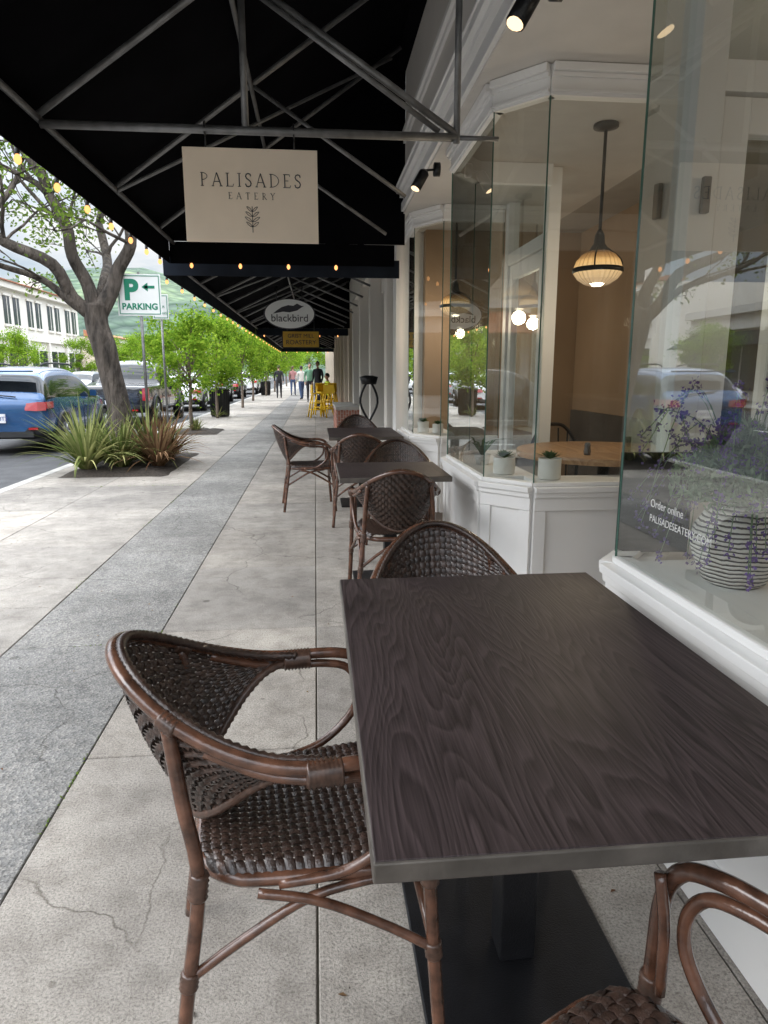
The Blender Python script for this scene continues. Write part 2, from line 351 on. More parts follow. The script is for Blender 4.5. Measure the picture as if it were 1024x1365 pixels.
vm=N(nt,'ShaderNodeVectorMath',operation='SCALE'); L(nt,cc,vm.inputs[0]); 
mm=N(nt,'ShaderNodeMath',operation='MULTIPLY'); mm.inputs[1].default_value=42.0; L(nt,cv.outputs[0],mm.inputs[0]); L(nt,mm.outputs[0],vm.inputs['Scale'])
mxs=nt.nodes.new('ShaderNodeMixRGB'); L(nt,cf,mxs.inputs[0]); L(nt,sk.outputs[0],mxs.inputs[1]); L(nt,vm.outputs[0],mxs.inputs[2])
L(nt,mxs.outputs[0],bg.inputs[0]); L(nt,bg.outputs[0],o.inputs[0])
sun=bpy.data.lights.new('sun','SUN'); sun.energy=1.5; sun.angle=rad(30); sun.color=(1,.98,.95)
so=bpy.data.objects.new('sun',sun); S.collection.objects.link(so)
sd=Vector((math.sin(SAZ)*math.cos(SE),math.cos(SAZ)*math.cos(SE),math.sin(SE)))
so.rotation_euler=sd.to_track_quat('Z','Y').to_euler()
S.view_settings.view_transform='Standard'; S.view_settings.look='None'; S.view_settings.exposure=0
# ---------------------------------------------------------------- ground
b=MB(); b.box(-2500,2500,-1500,3000,-.30,-.16,m_earth); b.build('ground')
b=MB(); b.quad((-15.3,-60,-.13),(-3.75,-60,-.13),(-3.75,400,-.13),(-15.3,400,-.13),m_asph); b.build('road')
b=MB()
for y in range(-40,200,6): b.box(-9.6,-9.48,y,y+3,-.128,-.125,m_line)
for y in range(14,120,7): b.box(-6.1,-3.9,y+4.9,y+5.0,-.128,-.125,m_line)
b.build('road_markings')
KX=-3.62
b=MB(); b.box(KX,2.6,-8,110,-.12,-.008,m_joint)
def col(x0,x1,step,off,mat,ymax=110):
    y=-8+off
    while y<ymax:
        g=.0025; dz=random.uniform(-.001,.001)
        b.box(x0+g,x1-g,y+g,y+step-g,-.06,dz,mat,ch=.003); y+=step
col(KX,-2.6,1.5,0,m_conc); col(-2.6,-1.55,1.5,.0,m_conc); col(-1.55,-.84,1.83,.4,m_agg); col(-.84,-.02,1.22,.55,m_conc); col(-.02,.93,1.22,.55,m_conc); col(.93,2.6,1.4,.2,m_conc,9)
b.build('sidewalk')
b=MB()
y=-8
while y<110: b.box(KX-.16,KX-.003,y,y+2.99,-.14,-.004,m_kerb,ch=.015); y+=3
b.build('kerb')
b=MB(); b.box(-19.2,-15.3,-60,300,-.14,0,m_kerb,ch=.02); b.build('pavement')
b=MB()
for i in range(1500):
    ch=random.random()
    if ch<.35: x=-1.55+random.gauss(0,.010); y=random.uniform(1,14)
    elif ch<.7: x=random.uniform(-3.4,-1.6); y=-8+1.5*random.choice([7,8,9,10,11])+random.gauss(0,.012)
    elif ch<.85: x=-.84+random.gauss(0,.004); y=random.uniform(1.2,4)
    else: x=random.uniform(-1.5,-.9); y=-7.6+1.83*random.choice([5,6,7])+random.gauss(0,.006)
    if mnoise.noise(Vector((x*1.5,y*1.5,0)))<.15: continue
    a=random.random()*6.3; h=random.uniform(.003,.010); wd=.0035
    b.add([(x-wd*math.cos(a),y-wd*math.sin(a),0.0),(x+wd*math.cos(a),y+wd*math.sin(a),0.0),(x+random.gauss(0,.006),y+random.gauss(0,.006),h)],[(0,1,2)],m_leafd)
b.build('joint_weeds')
b=MB()
for i in range(420):
    x=random.uniform(-3.5,.8); y=random.uniform(1.2,16)
    if random.random()<.6: x=random.uniform(-3.5,-1.6)
    a=random.random()*6.3; s_=random.uniform(.003,.011)
    b.add([(x-s_*math.cos(a),y-s_*math.sin(a),.003),(x+s_*.5*math.sin(a),y-s_*.5*math.cos(a),.006),(x+s_*math.cos(a),y+s_*math.sin(a),.003),(x-s_*.5*math.sin(a),y+s_*.5*math.cos(a),.005)],[(0,1,2,3)],m_flaxb if i%3 else m_mulch)
b.build('fallen_leaves')
# ---------------------------------------------------------------- table
def table(name,x0,x1,y0,y1,loc=None):
    e=empty(name,((x0+x1)/2,(y0+y1)/2,0)); hx=(x1-x0)/2; hy=(y1-y0)/2
    t=MB(); t.box(-hx+.003,hx-.003,-hy+.003,hy-.003,.74,.7505,m_table); t.build('top',e,bevel=.0015)
    t=MB(); t.box(-hx,hx,-hy,hy,.718,.7485,m_tedge); t.build('edge_band',e,bevel=.003)
    t=MB(); t.box(-.235,.235,-.245,.245,.002,.014,m_base); t.build('base_plate',e,bevel=.004)
    t=MB(); t.box(-.042,.042,-.042,.042,.014,.70,m_base); t.box(-.14,.14,-.2,.2,.70,.7175,m_base); t.build('post',e,bevel=.006)
    return e
table('cafe_table',.06,.82,.746,1.952)
table('cafe_table',.13,.80,3.95,4.65)
table('cafe_table',.12,.84,6.55,7.7)
# ---------------------------------------------------------------- chair
def ribbons(mb,Sf,nu,nv,amp,mat,wu=.43,wv=.43):
    def nrm(u,v):
        e=.01; a=Sf(min(u+e,1),v)-Sf(max(u-e,0),v); c=Sf(u,min(v+e,1))-Sf(u,max(v-e,0)); n=a.cross(c)
        return n.normalized() if n.length>1e-12 else Vector((0,0,1))
    def run(dirn,na,nb,w):
        for i in range(nb):
            c0=(i+.5)/nb; V=[];F=[]
            k=0
            for j in range(2*na+1):
                t=j/(2*na); ph=math.cos(math.pi*(t*na-.5)); 
                sgn=1 if (i%2==0) else -1
                off=amp*ph*sgn*(1 if dirn==0 else -1)
                for q,(dw,dh) in enumerate(((-w,-.25),(0,.35),(w,-.25))):
                    cc=min(max(c0+dw/nb,0),1)
                    uu,vv=(t,cc) if dirn==0 else (cc,t)
                    n=nrm(uu,vv); p=Sf(uu,vv)+n*(off+amp*dh); V.append(p)
                if k>0:
                    o=3*(k-1); F+= [(o,o+1,o+4,o+3),(o+1,o+2,o+5,o+4)]
                k+=1
            mb.add(V,F,mat,True)
    run(0,nu,nv,wv); run(1,nv,nu,wu)
def Rim(t):
    th=t*math.pi/2; c=math.cos(th); return Vector((-.372*c,.250*math.sin(th),.672+.160*max(c,0)**1.9))
def Bot(t):
    th=t*math.pi/2; c=math.cos(th); a=abs(t)
    p=Vector((-.24*c,.205*math.sin(th),.475+.19*a**1.5)); q=Rim(t)-Vector((0,0,.01)); k=a**4
    return p*(1-k)+q*k
def Back(u_,v_):
    t=2*u_-1; a=Bot(t); c=Rim(t); p=a.lerp(c,v_); o_=Vector((p.x,p.y*1.1,0)).normalized()
    return p+o_*.016*math.sin(math.pi*v_)*(1-abs(t)**3)
def Seat(u_,v_):
    a=2*u_-1; c=2*v_-1
    hw=(.187+.038*u_)*(1-.13*abs(a)**6); x=.005+.23*a*(1-.08*abs(c)**6)
    return Vector((x,hw*c,.455-.014*(1-a*a)*(1-c*c)-.022*max(0,abs(c)-.9)/.1-.02*max(0,a-.9)/.1))
ch=MB()
def wrap(P0,P1,r,n=9,mat=m_wrap,mb=None):
    P0=Vector(P0);P1=Vector(P1);P=[];R=[]
    for i in range(2*n+1): P.append(P0.lerp(P1,i/(2*n))); R.append(r if i%2 else r*.84)
    (mb or ch).tube(P,R,mat,10)
path=[(.225,-.262,0),(.208,-.25,.25),(.196,-.243,.48),(.19,-.243,.59),(.165,-.245,.648),(.11,-.247,.669),(.05,-.249,.673)]
rim=[tuple(Rim(-1+i/7)) for i in range(15)]
path2=[(x,-y,z) for x,y,z in reversed(path)]
ch.tube(path+rim+path2,.0135,m_frame,10,5)
inner=[tuple(Rim(-1+i/7)*1.0+Vector((.016*math.cos((-1+i/7)*1.57),-.016*math.sin((-1+i/7)*1.57),.006))) for i in range(15)]
bp=catmull(inner,10); ch.tube(bp,[.011 if i%2 else .0075 for i in range(len(bp))],m_weave,8)
for s in (-1,1):
    lp=[(-.20,s*.21,.705),(-.10,s*.236,.664),(.0,s*.249,.648),(.07,s*.249,.645),(.125,s*.247,.63),(.152,s*.244,.585),(.145,s*.238,.53),(.10,s*.232,.475),(.03,s*.222,.435),(-.08,s*.205,.418)]
    ch.tube(lp,.0105,m_frame,8,5)
    ch.tube([(.188,s*.225,.64),(.172,s*.222,.56),(.17,s*.222,.45)],.009,m_frame,8,4)
    ch.tube([(-.285,s*.245,0),(-.255,s*.225,.22),(-.225,s*.2,.44),(-.245,s*.19,.6),tuple(Rim(s*.5)-Vector((0,0,.01)))],.0135,m_frame,10,5)
    wrap((.035,s*.249,.662),(-.03,s*.249,.662),.027,8)
    wrap((-.228,s*.203,.41),(-.222,s*.198,.46),.019,5)
    wrap((.2,s*.246,.40),(.197,s*.244,.45),.019,5)
    wrap((-.252,s*.222,.24),(-.247,s*.219,.275),.018,4); wrap((.209,s*.251,.24),(.206,s*.249,.275),.018,4)
    wrap(Rim(s*.47)-Vector((0,0,.005)),Rim(s*.54)-Vector((0,0,.005)),.019,4)
    ch.tube([(-.25,s*.221,.26),(-.15,s*.215,.32),(-.02,s*.217,.39),(.12,s*.225,.415)],.0095,m_frame,8,5)
    ch.tube([(.207,s*.25,.26),(.11,s*.236,.32),(-.01,s*.226,.385),(-.12,s*.212,.41)],.0095,m_frame,8,5)
    ch.tube([(.207,s*.25,.265),(.20,s*.14,.34),(.19,0,.41)],.009,m_frame,8,5)
    ch.tube([(-.25,s*.221,.265),(-.235,s*.12,.34),(-.22,0,.41)],.009,m_frame,8,5)
sr=[]
for k in range(24):
    a=2*math.pi*k/24; cx,sx=math.cos(a),math.sin(a)
    U=.5+.5*math.copysign(abs(cx)**.35,cx); Vv=.5+.5*math.copysign(abs(sx)**.35,sx)
    p=Seat(U,Vv); sr.append((p.x*1.0,p.y*1.0,.424))
ch.tube(sr,.014,m_frame,8,3,closed=True)
ribbons(ch,Seat,24,22,.0042,m_weave,.42,.46); ribbons(ch,Back,42,17,.0042,m_weave,.38,.48)
bt=[tuple(Bot(-1+i/7)) for i in range(15)]; bt=catmull(bt,8); ch.tube(bt,[.011 if i%2 else .0085 for i in range(len(bt))],m_wrap,8)
me_chair=ch.mesh('rattan_chair')
def chair(x,y,deg): 
    return place(me_chair,'rattan_armchair',None,(x,y,0.001),(0,0,rad(deg)))
chair(-.03,1.335,7)
chair(.40,1.93,-91)
chair(.455,3.97,90)
chair(.60,5.0,-95)
chair(.40,6.22,86)
chair(-.06,6.95,4)
chair(.5,8.25,-90)
chair(.375,.548,118.5)
# ---------------------------------------------------------------- awnings
def awning(name,y0,y1,xl,zl,xr,zr,vh,frames,fab,bulby,endv=True,bs=1.0):
    e=empty(name,(0,0,0))
    m=MB(); t=.012
    # fabric sags slightly between the rafters
    ys=[y0]+[q for q in frames if y0<q<y1]+[y1]; YY=[]
    for a,c in zip(ys[:-1],ys[1:]):
        for k in range(6): YY.append((a+(c-a)*k/6,math.sin(math.pi*k/6)))
    YY.append((y1,0)); nxx=8; V=[];F=[]
    for yy,sg in YY:
        for i in range(nxx+1):
            q=i/nxx; V.append((xl+(xr-xl)*q,yy,zl+(zr-zl)*q-.03*sg*math.sin(math.pi*q)+.03))
    for j in range(len(YY)-1):
        for i in range(nxx): F.append((j*(nxx+1)+i,j*(nxx+1)+i+1,(j+1)*(nxx+1)+i+1,(j+1)*(nxx+1)+i))
    m.add(V,F,m_awn,True)
    m.box(xr-.012,.89,y0,y1+.02,zr+.008,zr+.06,m_awn)
    m.box(xl-.008,xl-.001,y0,y1,zl-vh,zl+.045,fab)
    for yy in ((y1,) if endv else ()):
        # end gable: runs up past the roof sheet and back to the wall
        m.hexa([(xl,yy-.002,zl-.002),(.884,yy-.002,zl-.002),(.884,yy+.0015,zl-.002),(xl,yy+.0015,zl-.002)],[(xl,yy-.002,zl+.06),(.884,yy-.002,zr+.10),(.884,yy+.0015,zr+.10),(xl,yy+.0015,zl+.06)],m_awn)
        m.box(xl,xr,yy+.002,yy+.009,zl-vh,zl-.004,fab)
        m.box(xl,xr,y0-.009,y0-.002,zl-vh,zl-.002,fab)
    m.build('fabric',e)
    m=MB(); R=.017
    m.tube([(xl+.04,y0,zl-.02),(xl+.04,y1,zl-.02)],R,m_steel,8)
    sl=(zr-zl)/(xr-xl)
    zf=lambda x: zl+sl*(x-xl)-.035
    xm=xl+(xr-xl)*.45
    m.tube([(xm,y0,zf(xm)-.02),(xm,y1,zf(xm)-.02)],.014,m_steel,8)
    for k,yy in enumerate(frames):
        m.tube([(xl+.03,yy,zf(xl+.03)),(xr-.02,yy,zf(xr-.02))],R,m_steel,8)
        m.tube([(xr-.14,yy,zl-.02),(xm,yy,zf(xm))],.014,m_steel,8)
        if k%2==0 and k+1<len(frames):
            m.tube([(xl+.05,yy,zf(xl+.05)-.03),(xr-.1,frames[k+1],zf(xr-.1)-.03)],.013,m_steel,8)
    m.build('frame',e)
    m=MB()
    for yb in bulby:
        x_=xl-.03; z_=zl-vh
        m.lathe([(.011,.05),(.012,.0),(.011,-.01)],(x_,yb,z_),m_bulbg,8)
        m.lathe([(a*bs,c*bs) for a,c in [(.008,-.01),(.016,-.022),(.018,-.034),(.013,-.048),(.003,-.055)]],(x_,yb,z_),m_bulb,10)
    for i in range(len(bulby)-1):
        a,c=bulby[i],bulby[i+1]
        m.tube([(xl-.03,a,zl-vh+.05),(xl-.03,(a+c)/2,zl-vh+.02),(xl-.03,c,zl-vh+.05)],.004,m_bulbg,5,3)
    if endv:
        k=int((xr-xl)/.45)
        for i in range(k):
            x=xl+.2+i*.45
            m.lathe([(.007,-.0),(.014,-.012),(.016,-.024),(.012,-.038),(.003,-.045)],(x,y1-.03,zl-vh-.0),m_bulb,10)
    m.build('string_lights',e)
    return e
XL,ZL,XR,ZR=-1.33,2.56,.785,4.06
fr=[-.2,1.1,2.4,3.7,5.0,6.3]
aw=awning('black_awning',-1.2,6.9,XL,ZL,XR,ZR,.20,fr,m_awn,[.6+.5*i for i in range(13)])
m=MB()
m.tube([(XL+.05,3.7,2.515),(.735,3.7,2.515)],.02,m_steel,10)
m.tube([(.735,3.7,2.49),(.735,3.7,3.95)],.017,m_steel,10)
m.tube([(-.315,3.7,2.53),(-.315,3.7,3.24)],.017,m_steel,10)
m.tube([(.735,3.7,2.53),(-.36,3.7,3.22)],.017,m_steel,10)
m.tube([(.72,3.7,2.515),(.95,3.7,2.515)],.012,m_steel,8)
m.build('sign_truss',aw)
awning('navy_awning',7.05,17.5,-1.42,2.44,.85,3.5,.17,[7.6+1.3*i for i in range(8)],m_awn2,[7.3+.8*i for i in range(13)],bs=.9)
awning('navy_awning',17.7,31,-1.42,2.44,.85,3.5,.17,[18.2+1.5*i for i in range(9)],m_awn2,[18+1.2*i for i in range(11)],bs=.9)
# ---------------------------------------------------------------- hanging signs
e=empty('restaurant_sign',(-.296,3.7,2.215))
m=MB(); m.box(-.328,.328,-.009,.009,-.218,.218,m_sign); m.build('board',e,bevel=.002)
m=MB()
for sx in (-.215,.215):
    m.tube([(sx,0,.213),(sx,0,.318)],.004,m_black,6); m.tube([(sx,-.028+.0,.30),(sx,-.024,.325),(sx,0,.335),(sx,.024,.325),(sx,.026,.29),(sx,0,.275),(sx,-.026,.28)],.004,m_black,6,3)
m.build('hooks',e)
fr90=(rad(90),0,0)
m=MB(); lettering(m,'PALISADES',.060,0,.072,-.0105,.0195,m_ink); m.build('name_lettering',e)
m=MB(); lettering(m,'EATERY',.030,0,-.001,-.0105,.0215,m_ink); m.build('eatery_lettering',e)
m=MB(); m.tube([(0,-.0105,-.172),(0,-.0105,-.05)],.0016,m_ink,5)
for i in range(4):
    z=-.145+i*.024; l=.038*(1-abs(i-1.2)*.16)
    for s in (-1,1):
        o_=[(0,-.0105,z),(s*l*.5,-.0105,z+.004),(s*l,-.0105,z+.022),(s*l*.45,-.0105,z+.016),(0,-.0105,z)]
        m.tube(o_,.0013,m_ink,4,3)
m.build('leaf_emblem',e)
e=empty('oval_hanging_sign',(-.38,11.3,2.27))
m=MB()
for rr,yy,mt in ((.41,.02,m_ink),(.385,-.004,m_signw)):
    V=[(rr*math.cos(a*math.pi/20),yy-.02*(1 if mt==m_signw else 0),rr*.57*math.sin(a*math.pi/20)) for a in range(40)]
    V2=[(x,.03,z) for x,y,z in V]; n=40
    m.add(V+V2,[tuple(range(40)),tuple(range(79,39,-1))]+[(i,i+40,(i+1)%40+40,(i+1)%40) for i in range(40)],mt)
m.build('board',e)
bd=[(-.2,.05),(-.12,.10),(-.02,.13),(.06,.12),(.12,.155),(.19,.12),(.23,.12),(.18,.09),(.12,.05),(.0,.02),(-.10,.03),(-.26,.0)]
m=MB(); m.add([(x,-.028,z) for x,z in bd],[tuple(range(len(bd)))],m_ink); m.tube([(-.2,0,.2),(-.2,0,.42)],.008,m_black,6); m.tube([(.2,0,.2),(.2,0,.42)],.008,m_black,6); m.build('bird',e)
text('name_text','blackbird',.16,(0,-.028,-.07),fr90,m_ink,e,ext=.003)
e=empty('yellow_hanging_sign',(-.30,16,2.10))
m=MB(); m.box(-.40,.40,-.02,.02,-.17,.17,m_yels); m.box(-.42,.42,.022,.03,-.19,.19,m_black); m.tube([(-.3,0,.17),(-.3,0,.4)],.01,m_black,6); m.tube([(.3,0,.17),(.3,0,.4)],.01,m_black,6); m.build('board',e)
text('line_a','GRIST MILL',.12,(0,-.024,.07),fr90,m_ink,e,ext=.003); text('line_b','ROASTERY',.14,(0,-.024,-.07),fr90,m_ink,e,ext=.003)
# ---------------------------------------------------------------- restaurant
rest=empty('restaurant_building')
bay1=[(.98,-2.5),(.98,2.1),(1.32,2.5)]
bay2=[(2.45,3.63),(1.19,3.63),(.97,3.88),(.97,5.0),(1.19,5.25),(1.75,5.25)]
bay3=[(1.75,6.5),(1.19,6.5),(.97,6.83),(.97,7.7)]
ZS,ZG,ZC=.735,2.70,2.84
m=MB(); tr=MB(); gl=MB(); ed=MB()
def panelwall(poly,glass=True):
    for i in range(len(poly)-1):
        p0,p1=poly[i],poly[i+1]
        Lg=math.dist(p0,p1)
        m.seg(p0,p1,-.02,ZS-.03,-.05,.015,m_white,0,0)
        n=max(1,round(Lg/1.1))
        tr.seg(p0,p1,.0,.16,.015,.034,m_white,0,0)
        tr.seg(p0,p1,.60,ZS-.03,.015,.030,m_white)
        d=Vector((p1[0]-p0[0],p1[1]-p0[1]))/Lg
        for k in range(n+1):
            c=min(max(k*Lg/n,.035),Lg-.035)
            a=(p0[0]+d.x*(c-.035),p0[1]+d.y*(c-.035)); q=(p0[0]+d.x*(c+.035),p0[1]+d.y*(c+.035))
            tr.seg(a,q,.161,.599,.015,.0285,m_white)
        tr.seg(p0,p1,ZS-.03,ZS,-.10,.055,m_white,.0,.0)
        tr.seg(p0,p1,ZS+.0005,ZS+.022,-.05,.012,m_white)
        tr.seg(p0,p1,ZS-.06,ZS-.031,.0305,.042,m_white)
        m.seg(p0,p1,ZG,ZC-.001,-.05,.012,m_white)
        tr.seg(p0,p1,ZG+.012,ZG+.028,.012,.024,m_white); tr.seg(p0,p1,ZG+.08,ZG+.100,.012,.030,m_white); tr.seg(p0,p1,ZG+.101,ZG+.138,.012,.050,m_white)
        if glass:
            n_=max(1,round(Lg/1.5))
            for k in range(n_):
                a=(p0[0]+d.x*Lg*k/n_,p0[1]+d.y*Lg*k/n_); q=(p0[0]+d.x*Lg*(k+1)/n_,p0[1]+d.y*Lg*(k+1)/n_)
                gl.quad((a[0],a[1],ZS+.005),(q[0],q[1],ZS+.005),(q[0],q[1],ZG+.005),(a[0],a[1],ZG+.005),m_glass)
                ed.seg((a[0]-d.x*.003,a[1]-d.y*.003),(a[0]+d.x*.003,a[1]+d.y*.003),ZS+.02,ZG,-.003,.003,m_gedge)
for poly in (bay1,bay2,bay3): panelwall(poly)
m.build('lower_walls',rest); tr.build('wall_trim',rest,bevel=.003); gl.build('window_panes',rest); ed.build('glass_edges',rest)
m=MB()
m.box(.885,10,-3,7.75,2.87,6.8,m_cream)
for (xa,za,zb) in ((.845,2.855,2.93),(.865,2.931,2.975),(.83,2.976,3.01),(.80,3.011,3.06),(.79,3.061,3.075),(.862,3.45,3.49),(.84,3.491,3.53)): m.box(xa,.8845,-3,6.88,za,zb,m_white); m.box(xa,.8845,6.92,7.75,za,zb,m_white)
m.box(.87,2.45,-3,7.75,ZC+.001,2.869,m_soff); m.box(2.451,5,-3,7.75,ZC+.001,2.869,m_ceil)
m.box(.75,10,-3,7.75,6.801,7.0,m_white)
m.build('upper_facade',rest,bevel=.003)
m=MB()
m.box(1.0,5,-2.9,8.0,-.019,.012,m_floorw); 
m.box(4.6,4.8,-3,7.7,0.013,ZC,m_tan); m.box(.9,4.6,-3.1,-2.9,0.013,ZC,m_tan)
m.box(1.2,4.59,7.6,7.75,0.013,ZC,m_tan)
m.box(2.9,3.0,5.0,7.59,0.013,ZC,m_tan); 
m.box(2.48,4.59,2.50,2.56,.013,ZC,m_soff)
m.box(4.55,4.598,-2.8,7.5,.013,.95,m_dkint); m.box(2.85,2.898,5.1,7.5,.013,.95,m_dkint)
for (ya,za,w_,h_) in ((4.2,1.6,.5,.7),(3.4,1.6,.5,.7),(1.2,1.55,.8,.6),(0,1.6,.5,.7)):
    m.box(4.57,4.599,ya-w_/2,ya+w_/2,za-h_/2,za+h_/2,m_black); m.box(4.565,4.569,ya-w_/2+.04,ya+w_/2-.04,za-h_/2+.04,za+h_/2-.04,m_cream)
m.box(3.3,3.9,-1.5,1.2,.013,1.05,m_dkint); m.box(3.25,3.95,-1.55,1.25,1.051,1.09,m_wood)
m.build('interior_walls',rest)
m=MB()
def doorset(x0,y0,x1,y1,z1=2.3,gm=None):
    gm=gm or m_glass
    p0=(x0,y0);p1=(x1,y1);Lg=math.dist(p0,p1);d=((x1-x0)/Lg,(y1-y0)/Lg)
    P=lambda t:(x0+d[0]*t,y0+d[1]*t)
    m.seg(P(0),P(.1),0.013,ZC,-.05,.05,m_white); m.seg(P(Lg-.1),P(Lg),0.013,ZC,-.05,.05,m_white)
    m.seg(P(.1),P(Lg-.1),z1,z1+.1,-.045,.045,m_white)
    m.seg(P(.11),P(.21),.02,z1-.01,-.03,.03,m_white); m.seg(P(Lg-.21),P(Lg-.11),.02,z1-.01,-.03,.03,m_white)
    m.seg(P(.21),P(Lg-.21),.02,.4,-.028,.028,m_white); m.seg(P(.21),P(Lg-.21),z1-.13,z1-.01,-.028,.028,m_white)
    for t_ in (.15,): m.seg(P(t_),P(t_+.012),1.02,1.10,-.06,-.031,m_steel)
    a,q=P(.21),P(Lg-.21); gl2.quad((*a,.4),(*q,.4),(*q,z1-.13),(*a,z1-.13),gm)
    a,q=P(.1),P(Lg-.1); gl2.quad((*a,z1+.1),(*q,z1+.1),(*q,ZC),(*a,ZC),gm)
gl2=MB()
doorset(1.32,2.5,2.42,2.5,2.3)
doorset(2.45,2.6,2.45,3.6,2.3)
doorset(1.80,5.28,1.80,6.45,2.3)
m.box(1.355,1.385,2.425,2.445,1.9,2.02,m_steel)
m.box(.90,1.25,7.76,8.05,0,2.85,m_white); m.box(.86,1.3,7.755,8.07,0,.2,m_white); m.box(.80,1.3,7.77,8.1,2.851,6.9,m_cream)
m.build('door_frames',rest,bevel=.004); gl2.build('door_panes',rest)
m=MB()
m.box(1.0,1.66,-2.4,2.05,.715,.752,m_white); m.box(1.0,1.62,-2.4,2.0,.02,.714,m_white)
m.box(1.02,1.30,3.92,4.98,.715,.752,m_white); m.box(1.22,2.4,3.66,3.90,.716,.753,m_white)
m.box(1.02,1.4,6.87,7.55,.715,.752,m_white)
m.build('window_shelves',rest)
e=empty('round_wood_table',(1.93,4.42,0)); m=MB(); m.lathe([(.54,.80),(.58,.805),(.585,.83),(.58,.845),(.0,.845)],(0,0,0),m_wood,40,smooth=False); m.lathe([(.04,.0),(.04,.8)],(0,0,0),m_black,12); m.lathe([(.25,.013),(.25,.03),(.05,.05)],(0,0,0),m_black,20); m.build('top_and_pedestal',e)
m_,nt,out=newmat('lit_ribbed_shade')
tc=N(nt,'ShaderNodeTexCoord'); lw=N(nt,'ShaderNodeLayerWeight',Blend=.35); 
sep=N(nt,'ShaderNodeSeparateXYZ'); L(nt,tc.outputs['Object'],sep.inputs[0])
mr=N(nt,'ShaderNodeMapRange'); mr.inputs[1].default_value=-.1; mr.inputs[2].default_value=.12; L(nt,sep.outputs[2],mr.inputs[0])
cE=ramp(nt,mr.outputs[0],[(0,(.62,.44,.28)),(.40,(.92,.62,.32)),(.65,(1.0,.60,.24)),(.8,(.5,.26,.09)),(1,(.12,.07,.04))])
cE=mul(nt,cE,ramp(nt,lw.outputs['Facing'],[(0,(1.3,1.25,1.15)),(.8,(.5,.45,.42))]))
em=N(nt,'ShaderNodeEmission',Strength=1.0); L(nt,cE,em.inputs[0]); gs=N(nt,'ShaderNodeBsdfGlossy',Roughness=.12)
ad=N(nt,'ShaderNodeMixShader'); ad.inputs[0].default_value=.14; L(nt,em.outputs[0],ad.inputs[1]); L(nt,gs.outputs[0],ad.inputs[2]); L(nt,ad.outputs[0],out.inputs[0])
m_.cycles.emission_sampling='NONE'
m_shade=m_
def pendant(x,y,zc,z=1.99,en=14):
    e=empty('pendant_lamp',(x,y,z)); m=MB(); h=zc-z
    m.lathe([(.075,h),(.075,h-.02),(.02,h-.035)],(0,0,0),m_black,16); m.tube([(0,0,h-.03),(0,0,.2)],.011,m_black,8)
    m.lathe([(.015,.24),(.03,.21),(.035,.16),(.05,.14),(.06,.12),(.075,.10)],(0,0,0),m_black,16)
    m.lathe([(.150,-.015),(.157,-.012),(.157,.012),(.150,.015)],(0,0,0),m_black,28); 
    for k in range(3):
        a=k*2.1; m.tube([(.05*math.cos(a),.05*math.sin(a),.14),(.15*math.cos(a),.15*math.sin(a),.07),(.158*math.cos(a),.158*math.sin(a),.0)],.005,m_black,6,4)
    m.build('fitting',e)
    m=MB(); pr=[(.065,.115),(.10,.095),(.13,.06),(.145,.02),(.145,-.02),(.12,-.055),(.075,-.085),(.03,-.10),(.005,-.102)]
    V=[];F=[];n=56
    for r_,z_ in pr:
        for j in range(n):
            rr=r_*(1+(.03 if j%2 else -.02)); a=2*math.pi*j/n; V.append((rr*math.cos(a),rr*math.sin(a),z_))
    for i in range(len(pr)-1):
        for j in range(n): F.append((i*n+j,i*n+(j+1)%n,(i+1)*n+(j+1)%n,(i+1)*n+j))
    m.add(V,F,m_shade); m.build('glass_shade',e)
    l=bpy.data.lights.new('bulb','POINT'); l.energy=en; l.color=(1,.82,.62); l.shadow_soft_size=.06; lo=bpy.data.objects.new('bulb',l); S.collection.objects.link(lo); lo.parent=e; lo.location=(0,0,-.16)
pendant(1.80,4.4,ZC); pendant(1.40,6.95,ZC,2.0); pendant(3.4,3.9,ZC,2.0); pendant(3.0,1.2,ZC,2.2,22)
for (x,y,z) in ((.74,5.0,2.66),(.74,2.6,2.60)):
    e=empty('wall_spotlight',(x,y,z)); m=MB()
    m.lathe([(.045,.14),(.045,.10)],(0,0,.06),m_black,14,axis='x'); m.tube([(.12,0,.06),(.03,0,.05),(0,0,.03)],.008,m_black,6,3)
    V0=Vector((.04,0,.05)); V1=Vector((-.03,-.02,-.07)); m.tube([V0,V0.lerp(V1,.1),V0.lerp(V1,.12),V1],[.022,.034,.036,.036],m_black,14); m.build('lamp_head',e)
    m=MB(); m.tube([V1+Vector((0,0,.001)),V1+Vector((-.002,-.001,-.004))],.030,m_lens,12); m.build('lens',e)
def rosette(name,x,y,z,r=.06,h=.10,n=60,mat=m_succ):
    e=empty(name,(x,y,z)); m=MB(); m.lathe([(r*.86,0),(r,.004),(r,h),(r*.92,h),(r*.9,h-.01)],(0,0,0),m_pot,24); m.build('pot',e,bevel=.002)
    m=MB()
    for i in range(n):
        a=i*2.4; el=rad(80-65*i/n); l=r*(.5+.8*i/n)*random.uniform(.8,1.2); d=Vector((math.cos(a)*math.cos(el),math.sin(a)*math.cos(el),math.sin(el))); sd_=Vector((-math.sin(a),math.cos(a),0))*.011
        o_=Vector((0,0,h-.005)); m.add([o_,o_+d*l*.6+sd_,o_+d*l,o_+d*l*.6-sd_],[(0,1,2,3)],mat,True)
    m.build('leaves',e)
rosette('potted_succulent',1.13,4.02,.753,.065,.10); rosette('potted_succulent',1.33,3.78,.754,.065,.12); rosette('potted_succulent',1.1,7.0,.753,.06,.11); rosette('potted_succulent',1.24,6.93,.753,.055,.09)
e=empty('potted_aloe',(1.10,4.45,.753)); m=MB(); m.lathe([(.04,0),(.055,.07),(.05,.07),(.045,.06)],(0,0,0),m_pot,20); 
